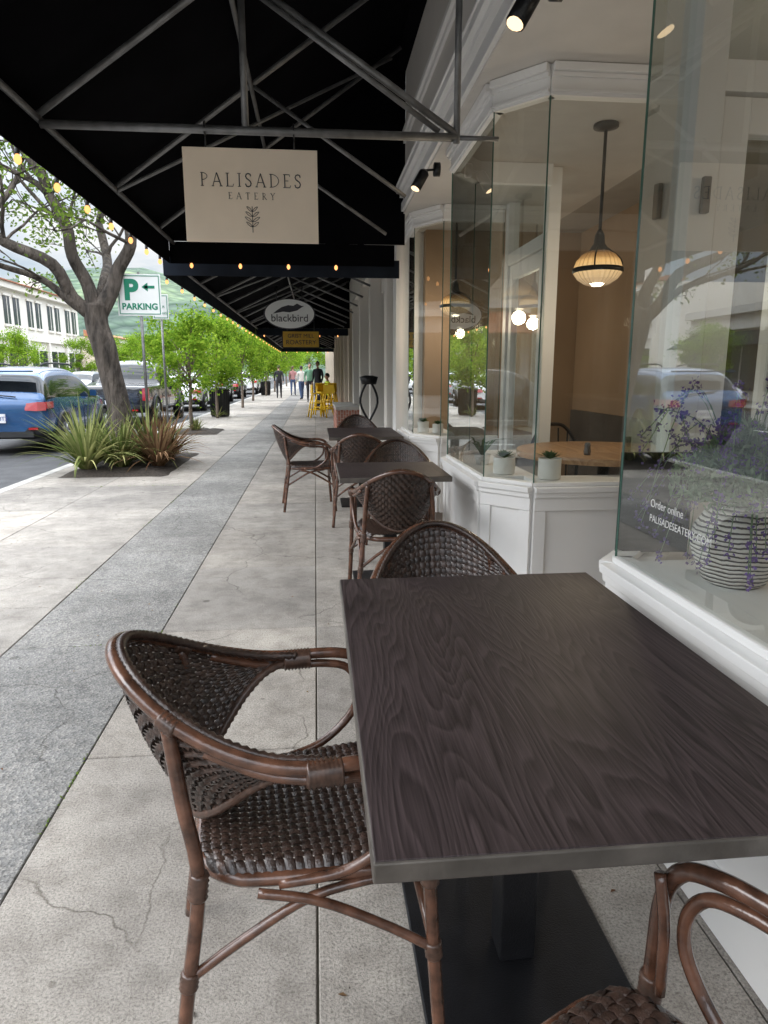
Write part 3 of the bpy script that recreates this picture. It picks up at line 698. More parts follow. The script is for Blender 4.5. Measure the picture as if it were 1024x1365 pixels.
for i in range(16):
    a=i*2.4; l=random.uniform(.14,.24); d=Vector((math.cos(a),math.sin(a),0)); sd_=Vector((-math.sin(a),math.cos(a),0)); P=[Vector((0,0,.06)),d*l*.4+Vector((0,0,.06+l*.5)),d*l+Vector((0,0,.06+l*.55))]
    if P[2].x<-.1: P[2].x=-.1
    m.add([P[0]-sd_*.012,P[0]+sd_*.012,P[1]+sd_*.01,P[1]-sd_*.01,P[2]],[(0,1,2,3),(3,2,4)],m_succ,True)
m.build('pot_and_leaves',e)
e=empty('salt_shaker',(1.7,4.15,.846)); m=MB(); m.lathe([(.02,0),(.023,.02),(.018,.05),(.02,.055),(.016,.075),(.0,.078)],(0,0,0),m_steel,12); m.build('body',e)
e=empty('striped_planter',(1.20,1.80,.753)); m=MB()
m.lathe([(.07,0),(.085,.01),(.118,.08),(.13,.125),(.118,.165),(.088,.215),(.07,.245),(.066,.245),(.07,.215)],(0,0,0),m_stripe,36); m.build('pot',e)
m=MB()
for i in range(5200):
    a=random.random()*6.28; rr=min(abs(random.gauss(0,.085)),.19); zz=.24+random.random()*.22*(1-rr*3.0); c=Vector((rr*math.cos(a),rr*math.sin(a),zz)); d=Vector((random.gauss(0,1),random.gauss(0,1),random.gauss(.6,.8))).normalized(); s_=d.cross(Vector((random.random(),random.random(),random.random()))).normalized()*.005
    m.add([c,c+d*.014+s_,c+d*.034,c+d*.014-s_],[(0,1,2,3)],m_lav)
for i in range(50):
    a=random.random()*6.28; l=random.uniform(.16,.38); P=[(0,0,.22),(l*.45*math.cos(a),l*.45*math.sin(a),.26+.28*l/.3*random.uniform(.4,1)),(l*math.cos(a),l*math.sin(a),.20+random.uniform(-.15,.3))]
    if P[2][0]<-.19: P[2]=(-.19,P[2][1],P[2][2])
    P=catmull(P,5); m.tube(P,.0014,m_lav,4)
    for p in P[5:]:
        for k in range(11):
            c=p+Vector((random.gauss(0,.007),random.gauss(0,.007),random.gauss(0,.010))); s_=.0055
            d=Vector((random.gauss(0,1),random.gauss(0,1),random.gauss(0,1))).normalized()*s_; q=d.orthogonal().normalized()*s_
            m.add([c-d,c+q,c+d,c-q],[(0,1,2,3)],m_lavf)
m.build('lavender_plant',e)
RG=(rad(90),0,rad(-90))
e=empty('window_lettering',(.972,1.88,.95))
text('line_a','Order online',.034,(0,0,.028),RG,m_white,e,align='LEFT',ext=.0003); text('line_b','PALISADESEATERY.COM',.030,(0,0,-.016),RG,m_white,e,align='LEFT',ext=.0003)
e=empty('menu_board',(1.13,2.16,.753)); m=MB(); m.box(-.12,.12,-.01,.01,0,.34,m_black); m.build('board',e,rot=(0,0,rad(-5)))
def bentchair(x,y,deg):
    m=MB()
    m.lathe([(.2,.44),(.21,.45),(.2,.47),(0,.47)],(0,0,0),m_black,20)
    for sx,sy in ((.15,.15),(.15,-.15),(-.15,.15),(-.15,-.15)): m.tube([(sx*1.2,sy*1.2,.013),(sx,sy,.44)],.014,m_black,7)
    m.tube([(-.17,-.17,.44),(-.22,-.19,.75),(-.25,-.1,.92),(-.255,0,.95),(-.25,.1,.92),(-.22,.19,.75),(-.17,.17,.44)],.014,m_black,7,5)
    for k in (-.09,-.03,.03,.09): m.tube([(-.17,k,.46),(-.25,k*1.3,.92)],.007,m_black,6)
    m.build('bentwood_chair',None,(x,y,0),(0,0,rad(deg)))
bentchair(2.75,4.6,180); bentchair(1.9,5.1,-90); bentchair(2.9,1.6,30); bentchair(3.3,2.0,200)
# ---------------------------------------------------------------- neighbouring shops on right
def shoprow(name,y0,y1,wall,h,step,brick=False):
    m=MB(); m.box(1.2,10,y0,y1,0.0,h-.2,wall); m.box(.88,1.199,y0,y1,2.9,h,wall); m.box(.8,1.3,y0,y1,h+.001,h+.25,m_bwhite)
    y=y0
    while y<y1-.1:
        m.box(.84,1.199,y,y+.32,.0,2.899,wall); m.box(.80,.839,y-.02,y+.34,.0,.25,wall)
        m.box(.93,1.199,y+.33,min(y+step-.01,y1),0,.55,m_brick if brick else wall); m.box(1.10,1.14,y+.33,min(y+step-.01,y1),.551,2.5,m_bwin); m.box(1.0,1.199,y+.33,min(y+step-.01,y1),2.501,2.899,m_bwhite)
        m.box(1.05,1.09,y+step/2,y+step/2+.06,.551,2.5,m_bwhite)
        y+=step
    m.build(name)
shoprow('white_corner_shop_building',8.15,17.4,m_bwhite,6.2,2.4,False)
shoprow('brick_shop_building',17.5,31,m_bbeige,6.6,2.7,True)
shoprow('beige_corner_shop_building',31.2,58,m_bbeige,5.6,3.0,True)
m=MB(); m.box(.42,.90,14.0,16.4,0,.62,m_brick); m.box(.40,.92,13.98,16.42,.621,.68,m_kerb); m.build('brick_planter')
m=MB()
for s in (-1,1): m.tube([(.74+s*.14,9.6,0),(.74-s*.05,9.6,.5),(.74+s*.12,9.6,.95),(.74+s*.02,9.6,1.25)],.016,m_black,8,6)
m.lathe([(.10,1.2),(.13,1.30),(.05,1.32)],(.74,9.6,0),m_black,14); m.lathe([(.12,.45),(.12,.47)],(.74,9.6,0),m_black,14); m.build('iron_plant_stand')
# ---------------------------------------------------------------- across the street
def storefront(name,x,y0,y1,h,wall,st=2,trim=m_bwhite,arch=False,tile=False,awn=None,face=1):
    m=MB(); m.box(x-14,x,y0,y1,0,h,wall)
    n=max(2,int((y1-y0)/3.2)); w_=(y1-y0)/n
    m.box(x+.001,x+.35,y0,y1,h-.35,h+.02,trim); m.box(x+.001,x+.2,y0,y1,3.5,3.75,trim)
    for i in range(n):
        a=y0+i*w_
        m.box(x+.001,x+.18,a,a+.3,0,3.499,trim)
        m.box(x+.001,x+.05,a+.45,a+w_-.15,.5,2.9,m_bwin); m.box(x+.051,x+.09,a+w_/2,a+w_/2+.08,.5,2.9,trim)
        if st>1:
            for k in (0,1):
                c=a+w_*(.3+.4*k)
                m.box(x+.001,x+.04,c-.45,c+.45,4.4,6.1,m_bwin); m.box(x+.001,x+.12,c-.55,c+.55,4.25,4.39,trim); m.box(x+.001,x+.12,c-.55,c+.55,6.11,6.25,trim); m.box(x+.041,x+.06,c-.03,c+.03,4.4,6.1,trim)
        if arch and i%2==0:
            c=a+w_/2; V=[(x-.2,c+1.6*math.cos(t*math.pi/12),h+1.1*math.sin(t*math.pi/12)) for t in range(13)]; V2=[(x+.15,p[1],p[2]) for p in V]
            m.add(V+V2,[tuple(range(13)),tuple(range(25,12,-1))]+[(t,t+13,(t+1)%13+13,(t+1)%13) for t in range(13)],wall)
    if tile:
        m.hexa([(x-1.5,y0-.3,h+.02),(x+.5,y0-.3,h+.03),(x+.5,y1+.3,h+.03),(x-1.5,y1+.3,h+.02)],[(x-1.5,y0-.3,h+.6),(x+.5,y0-.3,h+.10),(x+.5,y1+.3,h+.10),(x-1.5,y1+.3,h+.6)],m_terr)
    if awn:
        m.hexa([(x+.05,y0+.4,3.3),(x+1.5,y0+.4,2.6),(x+1.5,y1-.4,2.6),(x+.05,y1-.4,3.3)],[(x+.05,y0+.4,3.4),(x+1.5,y0+.4,2.64),(x+1.5,y1-.4,2.64),(x+.05,y1-.4,3.4)],awn)
    m.build(name)
BX=-19.2
storefront('grey_shop_building',BX,-50,-24,5.0,m_bgrey,1)
storefront('white_shop_building',BX,-23.8,-8,5.2,m_bwhite,1,m_bgrey,awn=m_bgrey)
storefront('beige_shop_building',BX,-7.8,8,5.6,m_bbeige,1,awn=m_terr)
storefront('grey_shop_building',BX,8.2,24,4.8,m_bgrey,1)
storefront('white_shop_building',BX,24.2,38,4.6,m_bwhite,1,awn=m_awn2)
storefront('white_mission_building',BX,42,60,6.9,m_bwhite,2,m_bwhite,arch=True,tile=True)
storefront('beige_shop_building',BX,66.2,95,4.6,m_bbeige,1,tile=True)
storefront('white_shop_building',BX,95.2,140,5.0,m_bwhite,1)
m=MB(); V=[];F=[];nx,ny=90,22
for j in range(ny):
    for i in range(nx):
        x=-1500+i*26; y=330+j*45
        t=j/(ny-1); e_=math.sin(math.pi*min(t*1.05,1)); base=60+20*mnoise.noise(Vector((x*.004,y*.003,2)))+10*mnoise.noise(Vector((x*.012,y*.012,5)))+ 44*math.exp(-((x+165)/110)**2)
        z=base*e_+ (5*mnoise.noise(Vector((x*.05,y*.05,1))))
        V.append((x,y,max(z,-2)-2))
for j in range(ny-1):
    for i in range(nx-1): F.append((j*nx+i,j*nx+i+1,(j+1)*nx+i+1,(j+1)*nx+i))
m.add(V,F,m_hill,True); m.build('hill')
# ---------------------------------------------------------------- trees
def leafadd(V,F,c,s,up=.3):
    d=Vector((random.gauss(0,1),random.gauss(0,1),random.gauss(0,1))).normalized()*s; q=d.cross(Vector((random.gauss(0,1),random.gauss(0,1),random.gauss(0,1)))).normalized()*s*.55
    o_=len(V); V+= [tuple(c-d),tuple(c+q),tuple(c+d),tuple(c-q)]; F.append((o_,o_+1,o_+2,o_+3))
def youngtree(seed,h=2.9,cr=.85,n=6500):
    random.seed(seed); m=MB(); m.tube([(0,0,-.02),(.02,.01,.6),(-.02,.0,1.2),(0,0,h*.6)],[.05,.045,.035,.02],m_bark2,8,4)
    V=[];F=[];cl=[]
    for k in range(26):
        a=random.random()*6.28; rr=cr*math.sqrt(random.random()); z=random.uniform(1.05,h)
        rr*=.45+.75*math.sin(math.pi*min(max((z-.8)/(h-.6),0),1)); p=Vector((rr*math.cos(a),rr*math.sin(a),z)); cl.append((p,random.uniform(.12,.34)))
        m.tube([(0,0,.9+.4*(z-1)),(p.x*.5,p.y*.5,.95+.75*(z-1)),tuple(p)],[.02,.012,.005],m_bark2,5,3)
    for i in range(n):
        p,s_=random.choice(cl); c=p+Vector((random.gauss(0,s_*.8),random.gauss(0,s_*.8),random.gauss(0,s_*.6))); leafadd(V,F,c,random.uniform(.03,.058))
    m.add(V,F,m_leaf); return m.mesh('young_tree')
yt=[youngtree(3),youngtree(11),youngtree(23)]
random.seed(5)
for i,(x,y,s_) in enumerate([(-2.85,16.2,.90),(-3.0,21.5,1.0),(-2.9,28,1.1),(-3.1,35,1.2),(-3.0,43,1.3),(-3.0,52,1.4),(-3,62,1.6),(-3,74,1.7),(-3,90,2.0),(-3.2,108,2.2)]):
    place(yt[i%3],'street_tree',None,(x,y,0),(0,0,random.random()*6.28),(s_,s_,s_))
for i,(x,y,s_) in enumerate([(-16.2,-22,1.6),(-16.2,-6,1.5),(-16.2,6,1.3),(-16.2,20,1.3),(-16.3,31,1.2),(-16.2,40,1.2),(-16.2,50,1.2),(-16.2,62,1.5),(-16.4,70,1.7),(-16.2,80,2.0),(-16.2,95,2.3),(-13,120,2.6),(-9,135,2.8),(-5,142,2.8),(-1,138,2.8),(2,118,2.6),(-17,150,3.2),(-12,165,3.4),(-6,170,3.4)]):
    place(yt[(i+1)%3],'street_tree',None,(x,y,0),(0,0,random.random()*6.28),(s_,s_,s_))
random.seed(21)
m=MB(); LV=[];LF=[]
def branch(p,d,l,r_,depth):
    pts=[p];q=p;dd=d.copy(); n=4
    for i in range(n):
        dd=(dd+Vector((random.gauss(0,.2),random.gauss(0,.2),random.gauss(.03,.15)))).normalized(); q=q+dd*l/n; pts.append(q)
    m.tube(pts,[r_*(1-.42*i/n) for i in range(n+1)],m_bark,8 if depth<2 else 5,2)
    if depth>=4 or r_<.006:
        for k in range(22):
            c=random.choice(pts[1:])+Vector((random.gauss(0,.10),random.gauss(0,.10),random.gauss(0,.10))); leafadd(LV,LF,c,random.uniform(.022,.046))
        return
    kids=3 if depth<3 else 4
    for k in range(kids):
        i=random.choice([1,2,3,4]) if k else 4
        nd=(dd+Vector((random.gauss(0,.6),random.gauss(0,.6),random.gauss(.05,.45)))).normalized()
        branch(pts[i],nd,l*random.uniform(.6,.85),r_*(.62 if k==0 else random.uniform(.38,.55)),depth+1)
TX,TY=-2.92,10.8
m.tube([(TX,TY,-.03),(TX-.01,TY,.15),(TX-.03,TY,.5),(TX-.06,TY+.02,.9),(TX-.14,TY,1.4),(TX-.19,TY-.02,1.75),(TX-.27,TY,2.05),(TX-.27,TY,2.35)],[.30,.235,.185,.17,.165,.175,.165,.17],m_bark,14,5)
F0=Vector((TX-.27,TY,2.15))
for P,R_ in (([F0,(TX-.55,TY-.1,2.42),(TX-.72,TY-.3,2.85),(TX-1.25,TY-.5,3.1),(TX-1.5,TY-.5,3.35)],[.12,.095,.085,.07,.065]),
            ([F0,(TX-.37,TY+.05,2.62),(TX-.52,TY-.05,3.0),(TX-.55,TY-.1,3.4),(TX-.75,TY-.1,3.8)],[.12,.095,.085,.08,.07]),
            ([F0,(TX-.05,TY+.1,2.55),(TX+.05,TY+.15,2.85),(TX+.27,TY+.1,3.2),(TX+.25,TY+.1,3.6)],[.14,.11,.10,.085,.08]),
            ([F0,(TX-.2,TY+.3,2.7),(TX-.3,TY+.9,3.1),(TX-.5,TY+1.3,3.7)],[.10,.08,.07,.06]),
            ([F0,(TX-.6,TY+.1,2.34),(TX-1.0,TY+.1,2.68),(TX-1.5,TY+.0,2.85)],[.08,.06,.05,.04])):
    m.tube(P,R_,m_bark,10,4); P=[Vector(p) for p in P]; d=(P[-1]-P[-2]).normalized()
    branch(P[-1],d,1.2,R_[-1],1); branch(P[-1],(d+Vector((random.gauss(0,.5),random.gauss(0,.5),.1))).normalized(),1.1,R_[-1]*.7,1)
    branch(P[-2],(d+Vector((random.gauss(0,.8),random.gauss(0,.8),.3))).normalized(),.9,R_[-1]*.5,2)
    branch(P[-2],(d+Vector((random.gauss(0,.9),random.gauss(0,.9),-.1))).normalized(),.8,R_[-1]*.35,2)
m.add(LV,LF,m_leafd); m.build('sycamore_tree')
def mound(name,x0,x1,y0,y1):
    m=MB();V=[];F=[];n=18
    for j in range(n+1):
        for i in range(n+1):
            a=i/n;c=j/n; ed_=min(a,1-a,c,1-c); z=.004+ .06*min(ed_*6,1)+ (.02*mnoise.noise(Vector((a*9,c*9,1))) if ed_>.01 else -.02)
            V.append((x0+(x1-x0)*a+.05*mnoise.noise(Vector((a*7,c*7,3))),y0+(y1-y0)*c+.05*mnoise.noise(Vector((a*7,c*7,8))),z))
    for j in range(n):
        for i in range(n): F.append((j*(n+1)+i,j*(n+1)+i+1,(j+1)*(n+1)+i+1,(j+1)*(n+1)+i))
    m.add(V,F,m_mulch,True); m.build(name)
mound('planting_bed',-3.45,-1.98,9.2,12.0); mound('planting_bed',-3.4,-2.2,15.6,17.0)
def flax(x,y,n,h,mat,seed,sp=1):
    random.seed(seed); m=MB()
    for i in range(n):
        a=random.random()*6.283; le=random.uniform(.02,1)**.8; l=h*random.uniform(.65,1.1); w_=random.uniform(.010,.019)
        d=Vector((math.cos(a),math.sin(a),0)); sd_=Vector((-math.sin(a),math.cos(a),0)); p=Vector((d.x*.06*random.random(),d.y*.06*random.random(),.03)); el=rad(88-48*le*sp); V=[];F=[]
        for k in range(7):
            ww=w_*(.7+.6*math.sin(math.pi*min(k/6*.9+.1,1)))*(1-(k/6)**3)+.0006
            V+=[tuple(p-sd_*ww),tuple(p-Vector((0,0,.25*ww))),tuple(p+sd_*ww)]
            if k<6: F+=[(3*k,3*k+1,3*k+4,3*k+3),(3*k+1,3*k+2,3*k+5,3*k+4)]
            p=p+(d*math.cos(el)+Vector((0,0,math.sin(el))))*l/6; el-=rad(random.uniform(4,17)*le*1.3)
        m.add(V,F,mat)
    m.build('flax_plant',None,(x,y,0))
flax(-3.15,9.7,150,1.05,m_flax,1); flax(-2.75,9.9,110,.85,m_flax,2); flax(-2.5,10.5,110,1.0,m_flax,3); flax(-2.25,9.95,120,.85,m_flaxb,4); flax(-2.3,10.9,80,.85,m_flaxb,8); flax(-3.0,10.3,60,.8,m_flax,12); flax(-2.75,16.2,40,.4,m_flax,5); flax(-3.0,21.6,40,.4,m_flax,6)
# ---------------------------------------------------------------- signs & bins
def signpost(name,x,y,zc,w_,h_,kind):
    e=empty(name,(x,y,0)); m=MB(); m.tube([(0,.03,0),(0,.03,zc+h_/2+.03)],.022,m_steel,8); m.build('post',e)
    m=MB(); m.box(-w_/2,w_/2,-.004,.004,zc-h_/2,zc+h_/2,m_signw); m.build('panel',e,bevel=.002)
    m=MB(); t=.012; q=.02
    for a in ((-w_/2+q,w_/2-q,zc+h_/2-q-t,zc+h_/2-q),(-w_/2+q,w_/2-q,zc-h_/2+q,zc-h_/2+q+t),(-w_/2+q,-w_/2+q+t,zc-h_/2+q+t+.001,zc+h_/2-q-t-.001),(w_/2-q-t,w_/2-q,zc-h_/2+q+t+.001,zc+h_/2-q-t-.001)):
        m.box(a[0],a[1],-.0075,-.005,a[2],a[3],m_signg)
    if kind==1:
        m.box(.08,.23,-.0075,-.005,zc+.095,zc+.135,m_signg); m.add([(.04,-.0075,zc+.115),(.13,-.0075,zc+.18),(.13,-.0075,zc+.05)],[(0,2,1)],m_signg)
    m.build('border',e)
    if kind==1:
        t_=text('letter_p','P',.40,(-.12,-.007,zc+.06),fr90,m_signg,e,ext=.002); t_.data.offset=.018
        t2=text('word','PARKING',.125,(0,-.007,zc-.17),fr90,m_signg,e,ext=.002); t2.data.offset=.004
    else:
        for i,s_ in enumerate(('2','HOUR','PARKING')): text('line',s_,.055 if i else .14,(0,-.007,zc+.12-.12*i),fr90,m_signg,e,ext=.002)
signpost('parking_sign',-2.60,11.0,2.50,.64,.60,1)
signpost('parking_time_sign',-2.93,14,2.6,.30,.46,2)
def bin_(x,y):
    e=empty('trash_can',(x,y,0)); m=MB(); m.lathe([(.27,0),(.28,.03),(.31,.78),(.33,.8),(.33,.84),(.28,.90),(.12,.93),(0,.935)],(0,0,0),m_black,22)
    for k in range(22):
        a=k*math.pi/11; m.tube([(.285*math.cos(a),.285*math.sin(a),.05),(.318*math.cos(a),.318*math.sin(a),.77)],.009,m_black,5)
    m.build('body',e)
bin_(-3.02,22.3); bin_(-3.1,44)
def stool(x,y,r0=0):
    m=MB(); m.box(-.17,.17,-.17,.17,.72,.755,m_yel)
    for sx in (-1,1):
        for sy in (-1,1): m.tube([(sx*.25,sy*.25,0),(sx*.14,sy*.14,.72)],.022,m_yel,6)
    for z,t in ((.25,.215),(.45,.182)):
        for s in (-1,1): m.tube([(-t,s*t,z),(t,s*t,z)],.014,m_yel,6); m.tube([(s*t,-t,z),(s*t,t,z)],.014,m_yel,6)
    m.box(-.18,-.155,-.17,.17,.756,1.0,m_yel)
    m.build('yellow_stool',None,(x,y,0),(0,0,rad(r0)))
stool(.05,21.5,10); stool(.45,21.9,80); stool(.25,22.9,-60); stool(.5,24,120)
m=MB(); m.box(-.35,.35,-.35,.35,1.0,1.03,m_yel)
for sx in (-1,1):
    for sy in (-1,1): m.tube([(sx*.36,sy*.36,0),(sx*.27,sy*.27,1.0)],.022,m_yel,6)
m.build('yellow_bar_table',None,(.35,23.2,0))
# ---------------------------------------------------------------- cars
def car(name,loc,rot,paint,kind='suv',plate=None):
    e=empty(name,loc,(0,0,rad(rot)))
    if kind=='suv':
        Ls=4.45;W=.90
        st=[(0.0,.42,.80,None,.86),(.04,.34,.98,None,.93),(.12,.30,1.04,1.08,.96),(.42,.27,1.03,1.50,.985),(.85,.25,1.01,1.585,1),(1.6,.25,.99,1.61,1),(2.3,.25,.97,1.59,1),(2.75,.25,.965,1.47,1),(3.30,.25,.975,1.02,.99),(3.75,.26,.93,None,.98),(4.15,.28,.84,None,.94),(4.38,.32,.70,None,.86),(4.45,.36,.58,None,.78)]
    elif kind=='pickup':
        Ls=5.7;W=.98
        st=[(0,.5,1.05,None,.95),(.06,.45,1.12,None,.97),(.9,.35,1.12,None,1),(1.75,.35,1.12,None,1),(1.86,.35,1.13,1.2,1),(2.0,.35,1.13,1.78,1),(2.7,.35,1.12,1.86,1),(3.4,.35,1.12,1.84,1),(4.1,.35,1.12,1.16,1),(4.8,.35,1.10,None,.99),(5.4,.38,1.02,None,.95),(5.7,.45,.85,None,.88)]
    else:
        Ls=4.6;W=.90
        st=[(0,.4,.75,None,.85),(.06,.32,.93,None,.93),(.55,.26,1.0,None,.97),(.75,.25,1.0,1.04,.98),(1.3,.23,.97,1.38,1),(1.9,.23,.95,1.44,1),(2.5,.23,.94,1.38,1),(3.2,.23,.94,.98,.99),(3.9,.25,.88,None,.97),(4.4,.28,.74,None,.9),(4.6,.35,.56,None,.78)]
    rings=[]
    for x,zb,be,ro,wf in st:
        w_=W*wf
        if ro is None: up=[(w_*.93,be+.02),(w_*.75,be+.035),(0,be+.05)]
        else: up=[(w_*(.93-.2*min((ro-be)/.6,1)),be+(ro-be)*.86),(w_*(.85-.2*min((ro-be)/.6,1)),ro),(0,ro+.02)]
        rings.append([(x,0,zb)]+[(x,w_*.86,zb),(x,w_*.98,zb+.10),(x,w_,(zb+be)/2),(x,w_*.965,be)]+[(x,a,c) for a,c in up])
    n=8;V=[]
    for R in rings:
        V+=[(x,y,z) for x,y,z in R]+[(x,-y,z) for x,y,z in R]
    m=MB(); P=m.mi(paint); G=m.mi(m_cglass); T=m.mi(m_trim)
    m.v=V
    for i in range(len(rings)-1):
        c0=st[i][3];c1=st[i+1][3]
        for k in range(n-1):
            for s in (0,n):
                a,b_,c,d=i*2*n+s+k,i*2*n+s+k+1,(i+1)*2*n+s+k+1,(i+1)*2*n+s+k
                fc=(a,b_,c,d) if s else (d,c,b_,a)
                mt=P
                if k<2: mt=T
                if k==4 and c0 and c1: mt=G
                if k in(5,6) and c0 and c1 and abs(c0-c1)>.2 : mt=G
                m.f.append(fc);m.m.append(mt);m.sm.append(True)
    for i in (0,len(rings)-1):
        m.f.append(tuple([i*2*n+k for k in range(n)]+[i*2*n+n+k for k in range(n-1,0,-1)]));m.m.append(P);m.sm.append(False)
    o_=m.build('body',e); sb=o_.modifiers.new('s','SUBSURF'); sb.levels=2; sb.render_levels=2
    m=MB()
    wr=.35 if kind!='pickup' else .4
    for x in (Ls*.19,Ls*.81):
        for s in (-1,1):
            y=s*(W-.10)
            m.lathe([(wr*.6,-.1),(wr*.95,-.11),(wr,-.08),(wr,.08),(wr*.95,.11),(wr*.6,.1)],(x,y,wr),m_tire,28,axis='y')
            m.lathe([(wr*.62,-.112),(wr*.62,.112)],(x,y,wr),m_trim,20,axis='y')
            for k in range(5):
                a=k*1.2566; m.tube([(x,y+s*.116,wr),(x+wr*.58*math.cos(a),y+s*.114,wr+wr*.58*math.sin(a))],.035,m_rim,6)
            arc_=[(x+(wr+.05)*math.cos(t*math.pi/10),s*(W+.0),wr+(wr+.05)*math.sin(t*math.pi/10)) for t in range(11)]
            m.tube(arc_,.035,m_trim,6)
            m.lathe([(wr+.04,-.02),(wr+.04,.02)],(x,s*(W-.02),wr),m_trim,24,axis='y')
    m.build('wheels',e)
    m=MB()
    zt=.88 if kind=='suv' else (.85 if kind=='pickup' else .78)
    for s in (-1,1):
        if kind=='pickup': m.box(-.03,.10,s*W*.93-.09,s*W*.93+.07,.75,1.08,m_tail)
        else:
            m.hexa([(.0,s*W*.55,zt-.06),(-.035,s*W*.80,zt-.07),(.02,s*W*.95,zt-.06),(.10,s*W*.6,zt-.06)],[(.03,s*W*.55,zt+.06),(.0,s*W*.80,zt+.09),(.05,s*W*.95,zt+.09),(.12,s*W*.6,zt+.06)],m_tail)
            m.box(.04,.38,s*W*.95-.02,s*W*.95+.028,zt-.03,zt+.09,m_tail)
        m.box(Ls-.30,Ls-.02,s*W*.80-.12,s*W*.80+.03,.62,.74,m_rim)
        m.box(Ls*.62,Ls*.62+.12,s*(W+.03)-.06,s*(W+.03)+.07,1.0,1.13,paint)
        if kind=='suv': m.tube([(.7,s*.60,1.61),(.9,s*.62,1.665),(2.2,s*.62,1.665),(2.5,s*.60,1.60)],.018,m_trim,6,3)
        m.box(-.02,.02,s*.62-.08,s*.62+.08,.47,.51,m_tail)
        for xx in (Ls*.36,Ls*.52): m.box(xx,xx+.16,s*(W+.005)-.01,s*(W+.005)+.01,.80,.825,paint)
        for xx in (Ls*.33,Ls*.48,Ls*.66): m.box(xx,xx+.012,s*(W*.995)-.004,s*(W*.995)+.006,.38,.92,m_trim)
    m.box(-.04,.05,-.62,.62,.34,.44,m_trim); m.box(-.045,-.02,-.165,.165,.60,.76,m_plate)
    if kind=='suv': m.box(.05,.3,-.6,.6,1.50,1.53,paint); m.tube([(.03,-.35,1.06),(.10,.25,1.12)],.012,m_trim,6)
    m.build('details',e)
    if plate:
        text('plate_text',plate,.10,(-.048,0,.675),(rad(90),0,rad(-90)),m_platei,e,ext=.001)
    return e
RZ=-.13
car('parked_car',(-5.72,13.0,RZ),91.5,m_blue,'suv','8DZX8T2')
car('pickup_truck',(-5.5,19.3,RZ),90,m_carblk,'pickup')
car('parked_car',(-5.3,27.5,RZ),90,m_carwht,'sedan'); car('parked_car',(-5.3,34,RZ),90,m_cargry,'suv'); car('parked_car',(-5.3,41,RZ),90,m_carblk,'sedan'); car('parked_car',(-5.0,50,RZ),90,m_carwht,'suv')
car('parked_car',(-5.2,-3,RZ),90,m_carwht,'suv')
for i,(y,pm,k) in enumerate([(-12,m_cargry,'suv'),(-4,m_carwht,'sedan'),(4,m_carblk,'suv'),(30,m_carwht,'suv'),(38,m_carred,'sedan'),(46,m_cargry,'suv'),(55,m_carwht,'sedan'),(64,m_carblk,'suv')]): car('parked_car',(-14.0,y,RZ),-90,pm,k)
car('moving_car',(-8.2,60,RZ),90,m_carwht,'suv')
